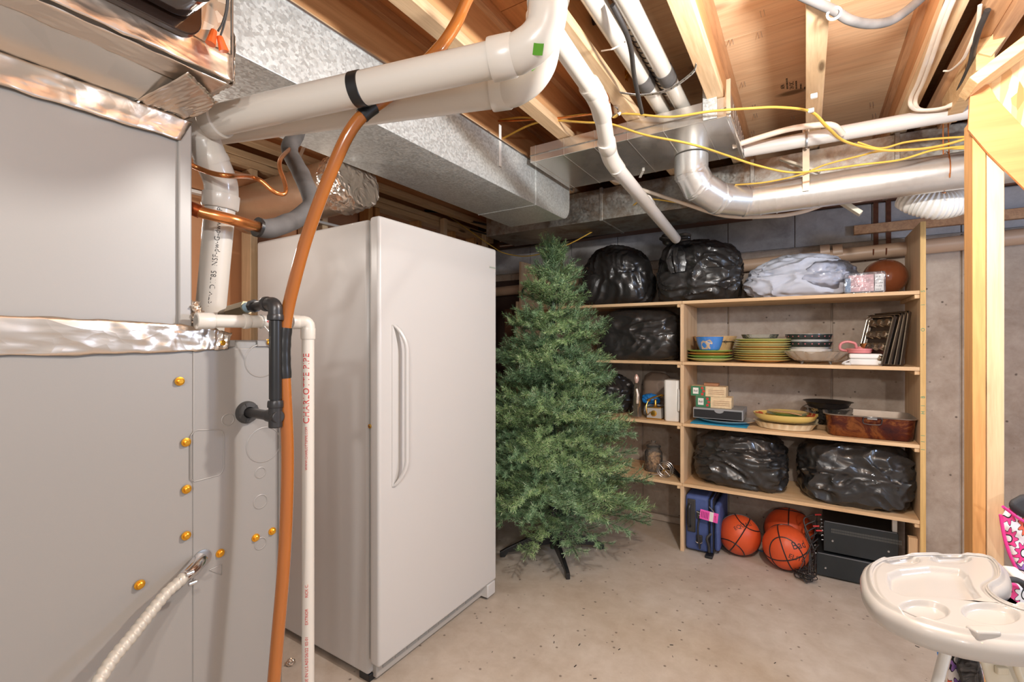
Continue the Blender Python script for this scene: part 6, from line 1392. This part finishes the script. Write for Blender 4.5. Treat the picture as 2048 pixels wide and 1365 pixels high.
def htop(p, sdist):
    e = -sdist     # distance inside from the edge
    z_ = ZC + .0 - .010 * (1 - sst(0, .010, e)) * 1.0
    z_ -= .009 * sst(.009, .014, e)           # insert lies a step lower than the rim
    z_ += .003 * sst(.016, .022, e) * 1
    for (c, px, py) in cups:
        ux = (px - c); rx = ux.length; uy = (py - c); ry = uy.length; d = p - c
        # ellipse coordinates in the frame of the two half axes
        det = ux.x * uy.y - ux.y * uy.x; s = (d.x * uy.y - d.y * uy.x) / det; t = (ux.x * d.y - ux.y * d.x) / det
        q = sqrt(s * s + t * t); z_ -= .013 * (1 - sst(.80, .97, q))
    sd_ = poly_sd(p, dish); z_ -= .014 * (1 - sst(-.004, .006, sd_))
    return z_
N = len(OUT); K = 84; m = MB()
import numpy as np
grid = []
for i in range(N):
    for k in range(K + 1): grid.append(cen + (OUT[i] - cen) * (1 - (k / K) ** 1.15 * .995))
G = np.array([(p.x, p.y) for p in grid]); A_ = np.array([(p.x, p.y) for p in OUT]); B_ = np.roll(A_, -1, 0)
dm = np.full(len(G), 9.0)
for a_, b2_ in zip(A_, B_):
    ab = b2_ - a_; tt = np.clip(((G - a_) @ ab) / (ab @ ab + 1e-12), 0, 1); q_ = G - (a_ + tt[:, None] * ab); dm = np.minimum(dm, np.sqrt((q_ ** 2).sum(1)))
for p, d_ in zip(grid, dm): m.v.append(Vector((p.x, p.y, htop(p, -float(d_)))))
for i in range(N):
    j = (i + 1) % N
    for k in range(K): m.f.append((i * (K + 1) + k, j * (K + 1) + k, j * (K + 1) + k + 1, i * (K + 1) + k + 1))
# rolled skirt
base = len(m.v); sk = [(0, -.010), (.006, -.016), (.009, -.026), (.008, -.040), (.002, -.052), (-.008, -.058), (-.02, -.058)]
ocen = cen
nrm_ = []
for i in range(N):
    t_ = (OUT[(i + 1) % N] - OUT[i - 1]).normalized(); nn_ = Vector((t_.y, -t_.x)); nrm_.append(nn_)
if (nrm_[0].dot(OUT[0] - cen)) < 0: nrm_ = [-x for x in nrm_]
for i in range(N):
    for (o_, dz) in sk: p = OUT[i] + nrm_[i] * o_; m.v.append(Vector((p.x, p.y, ZC + dz)))
for i in range(N):
    j = (i + 1) % N; ns = len(sk); m.f.append((i * (K + 1), j * (K + 1), base + j * ns, base + i * ns))
    for k in range(ns - 1): m.f.append((base + i * ns + k, base + j * ns + k, base + j * ns + k + 1, base + i * ns + k + 1))
m.f.append(tuple(base + i * len(sk) + len(sk) - 1 for i in range(N)))
m.build('tray', M['cream'], hc, auto=60)
# seam line of the lift-out insert
ins = [OUT[i] - nrm_[i] * .012 for i in range(N)]
sel = [i for i in range(N) if True]
MB().tube([Vector((ins[i].x, ins[i].y, ZC - .0050)) for i in sel] + [Vector((ins[0].x, ins[0].y, ZC - .0050))], .0016, 6, caps=False).build('insert_edge', M['cream'], hc)
# finger notch / latch on the near rim
a = WZ(*tp(750, 1040), ZC - .004); b_ = WZ(*tp(965, 1045), ZC - .004); d = (b_ - a); nv_ = Vector((d.y, -d.x, 0)).normalized()
if nv_.dot(a - cen.to_3d()) < 0: nv_ = -nv_
dx_ = d.normalized(); mid = (a + b_) / 2; hw = d.length * .42
def tbox(n0, n1, z0, z1, w): 
    q = [mid - dx_ * w + nv_ * n0, mid + dx_ * w + nv_ * n0, mid + dx_ * w * .88 + nv_ * n1, mid - dx_ * w * .88 + nv_ * n1]
    return MB().prism([Vector((v.x, v.y, ZC + z0)) for v in q], (0, 0, z1 - z0))
tbox(-.010, .012, -.014, .003, hw).build('release_tab', M['cream'], hc, bev=.004, seg=3)
tbox(-.004, .0150, -.024, -.0145, hw * .8).build('tab_slot', M['cream2'], hc, bev=.002)
# floral fabric
def floral():
    m_, nt, bs = base_mat('floral_fabric'); tc = nt.nodes.new('ShaderNodeTexCoord'); L = nt.links
    sx_ = nt.nodes.new('ShaderNodeSeparateXYZ'); L.new(tc.outputs['Object'], sx_.inputs[0])
    # two in-surface coordinates: along the room's right/left and up
    ad = nd(nt, 'ShaderNodeMath', operation='MULTIPLY_ADD'); ad.inputs[1].default_value = .8; L.new(sx_.outputs[1], ad.inputs[0]); L.new(sx_.outputs[0], ad.inputs[2])
    cb = nt.nodes.new('ShaderNodeCombineXYZ'); L.new(ad.outputs[0], cb.inputs[0]); L.new(sx_.outputs[2], cb.inputs[1])
    vo = nd(nt, 'ShaderNodeTexVoronoi'); vo.voronoi_dimensions = '2D'; vo.inputs['Scale'].default_value = 14; vo.inputs['Randomness'].default_value = .6; L.new(cb.outputs[0], vo.inputs['Vector'])
    sc = nd(nt, 'ShaderNodeVectorMath', operation='SUBTRACT'); L.new(cb.outputs[0], sc.inputs[0]); L.new(vo.outputs['Position'], sc.inputs[1])
    s2 = nt.nodes.new('ShaderNodeSeparateXYZ'); L.new(sc.outputs[0], s2.inputs[0])
    at = nd(nt, 'ShaderNodeMath', operation='ARCTAN2'); L.new(s2.outputs[1], at.inputs[0]); L.new(s2.outputs[0], at.inputs[1])
    mu = nd(nt, 'ShaderNodeMath', operation='MULTIPLY'); mu.inputs[1].default_value = 9; L.new(at.outputs[0], mu.inputs[0])
    co = nd(nt, 'ShaderNodeMath', operation='COSINE'); L.new(mu.outputs[0], co.inputs[0])
    ma = nd(nt, 'ShaderNodeMath', operation='MULTIPLY_ADD'); ma.inputs[1].default_value = -.09; L.new(co.outputs[0], ma.inputs[0]); L.new(vo.outputs['Distance'], ma.inputs[2])
    col = ramp(nt, vo.outputs['Color'], [(0, (1, 1, 1))])
    g = nt.nodes.new('ShaderNodeRGBToBW'); L.new(vo.outputs['Color'], g.inputs[0])
    pet = ramp(nt, g.outputs[0], [(.0, s2l(236, 70, 140)), (.38, s2l(240, 238, 240)), (.5, s2l(240, 60, 140)), (.66, s2l(150, 110, 190)), (.82, s2l(240, 110, 80))]); pet.node.color_ramp.interpolation = 'CONSTANT'
    bgc = ramp(nt, g.outputs[0], [(.0, s2l(246, 240, 240)), (.38, s2l(232, 70, 140)), (.5, s2l(246, 240, 240))]); bgc.node.color_ramp.interpolation = 'CONSTANT'
    k1 = ramp(nt, ma.outputs[0], [(0, (1, 1, 1)), (.40, (0, 0, 0))]); k1.node.color_ramp.interpolation = 'CONSTANT'
    k2 = ramp(nt, ma.outputs[0], [(0, (0, 0, 0)), (.37, (1, 1, 1)), (.41, (0, 0, 0))]); k2.node.color_ramp.interpolation = 'CONSTANT'
    k3 = ramp(nt, vo.outputs['Distance'], [(0, (0, 0, 0)), (.13, (1, 1, 1)), (.18, (0, 0, 0))]); k3.node.color_ramp.interpolation = 'CONSTANT'
    k4 = ramp(nt, vo.outputs['Distance'], [(0, (1, 1, 1)), (.13, (0, 0, 0))]); k4.node.color_ramp.interpolation = 'CONSTANT'
    c = mix(nt, k1, bgc, pet); c = mix(nt, k2, c, (.01, .01, .01)); c = mix(nt, k3, c, (.01, .01, .01)); c = mix(nt, k4, c, (.9, .88, .88))
    L.new(c, bs.inputs['Base Color']); bs.inputs['Roughness'].default_value = .7; return m_
fl = floral(); bf = plain('black_fabric', s2l(58, 58, 60), .8, 0, .1, 30, .3, 400)
def cushion(name, front, thick, back, mt, bev=.02):
    m_ = MB().prism(front, back); return m_.build(name, mt, hc, bev=bev, seg=4)
bk_ = lambda pts, t: [W(u, v, t) for u, v in pts]
# backrest seen at the right edge
side = [(2001, 1035), (2008, 1070), (2022, 1110), (2040, 1150), (2060, 1190), (2140, 1200), (2160, 1060), (2120, 1010), (2060, 1000), (2030, 1008), (2010, 1020)]
cushion('seat_back', bk_(side, 1.32), 0, ray(2040, 1100).normalized() * .10, fl)
top_ = [(2010, 1012), (2022, 1000), (2040, 990), (2070, 984), (2150, 990), (2160, 1060), (2080, 1050), (2040, 1034)]
cushion('headrest_trim', bk_(top_, 1.30), 0, ray(2040, 1020).normalized() * .12, bf)
MB().tube(smoothpath([W(2006, 1014, 1.295), W(2022, 1026, 1.295), W(2045, 1042, 1.295), W(2090, 1062, 1.295)]), .004, 8).build('pink_piping', plain('pink_piping', s2l(236, 60, 150), .5), hc)
MB().tube(smoothpath([W(2001, 1030, 1.31), W(2010, 1080, 1.31), W(2026, 1125, 1.31), W(2050, 1170, 1.31)]), .004, 8).build('pink_piping', bpy.data.materials['pink_piping'], hc)
seat = [(1986, 1175), (2000, 1168), (2018, 1164), (2036, 1166), (2048, 1176), (2120, 1200), (2120, 1290), (2050, 1270), (2010, 1240), (1992, 1210)]
cushion('seat_pad', bk_(seat, 1.14), 0, ray(2030, 1200).normalized() * .14, fl)
MB().tube(smoothpath([W(1990, 1172, 1.13), W(2003, 1163, 1.13), W(2022, 1160, 1.13), W(2040, 1164, 1.13), W(2056, 1180, 1.13)]), .007, 10).build('black_piping', bf, hc)
MB().beam(W(2016, 1140, 1.25), W(2045, 1165, 1.2), .03, .025).build('armrest_bracket', M['white'], hc, bev=.005)
# frame and legs below the tray
def legs(p, q, r, mt, name='leg'): MB().tube([p, q], r, 20, flat=.6).build(name, mt, hc, bev=0)
FZ = lambda u, v, t: W(u, v, t)
lt = W(1896, 1285, 1.03); lb = W(1872, 1375, 1.03); dv = (lb - lt).normalized(); n_ = (lb.z - 0.02) / -dv.z if dv.z else 1
legs(lt - dv * .02, lt + dv * ((lt.z - .012) / -dv.z), .016, M['white'])
lt = W(2090, 1285, 1.15); lb = W(2125, 1375, 1.15); dv = (lb - lt).normalized(); legs(lt, lt + dv * ((lt.z - .012) / -dv.z), .016, M['white'])
lt = W(2060, 1250, 1.5); lb = W(2030, 1330, 1.45); dv = (lb - lt).normalized(); legs(lt, lt + dv * ((lt.z - .012) / -dv.z), .016, M['white'])
# tray support (beige column) with slot
col_ = [(1952, 1300), (2010, 1308), (2062, 1310), (2085, 1420), (1988, 1420)]
MB().prism(bk_(col_, 1.0), ray(2020, 1340).normalized() * .16).build('tray_support', M['cream2'], hc, bev=.010, seg=3)
MB().beam(W(1992, 1341, .995), W(2014, 1341, .995), .010, .016).build('slot_button', M['cream2'], hc, bev=.002)
MB().tube(smoothpath([W(2030, 1318, .985), W(2034, 1340, .985), W(2044, 1365, .985), W(2056, 1400, .985)]), .006, 10).build('support_rib', M['cream2'], hc)
# hanging fabric under the tray
fb = [(1906, 1300), (1950, 1304), (1966, 1340), (1975, 1420), (1890, 1420), (1896, 1345)]
MB().prism(bk_(fb, 1.18), ray(1930, 1340).normalized() * .05).build('hanging_fabric', fl, hc, bev=.012, seg=3)
fb = [(1925, 1303), (1955, 1306), (1968, 1360), (1972, 1420), (1926, 1420), (1921, 1365), (1912, 1330)]
MB().prism(bk_(fb, 1.165), ray(1930, 1340).normalized() * .02).build('black_liner', crumple('black_liner', s2l(28, 26, 26), .3, 0, 20, .6, .01), hc, bev=.008, seg=3)
MB().prism(bk_([(1872, 1296), (1888, 1300), (1884, 1322), (1878, 1330)], 1.35), ray(1880, 1310).normalized() * .01).build('blue_board', plain('blue_plastic_board', s2l(50, 120, 190), .4), hc)
# small beige bracket on the floor behind the post and a grey tote
o = MB().box(pB + .03, pC + .05, 2.1, 2.16, 0, .10).build('grey_box', plain('grey_carton', s2l(120, 116, 112), .6), bev=.004); tag(o, 'small grey box on the floor behind the pine post', 'box')
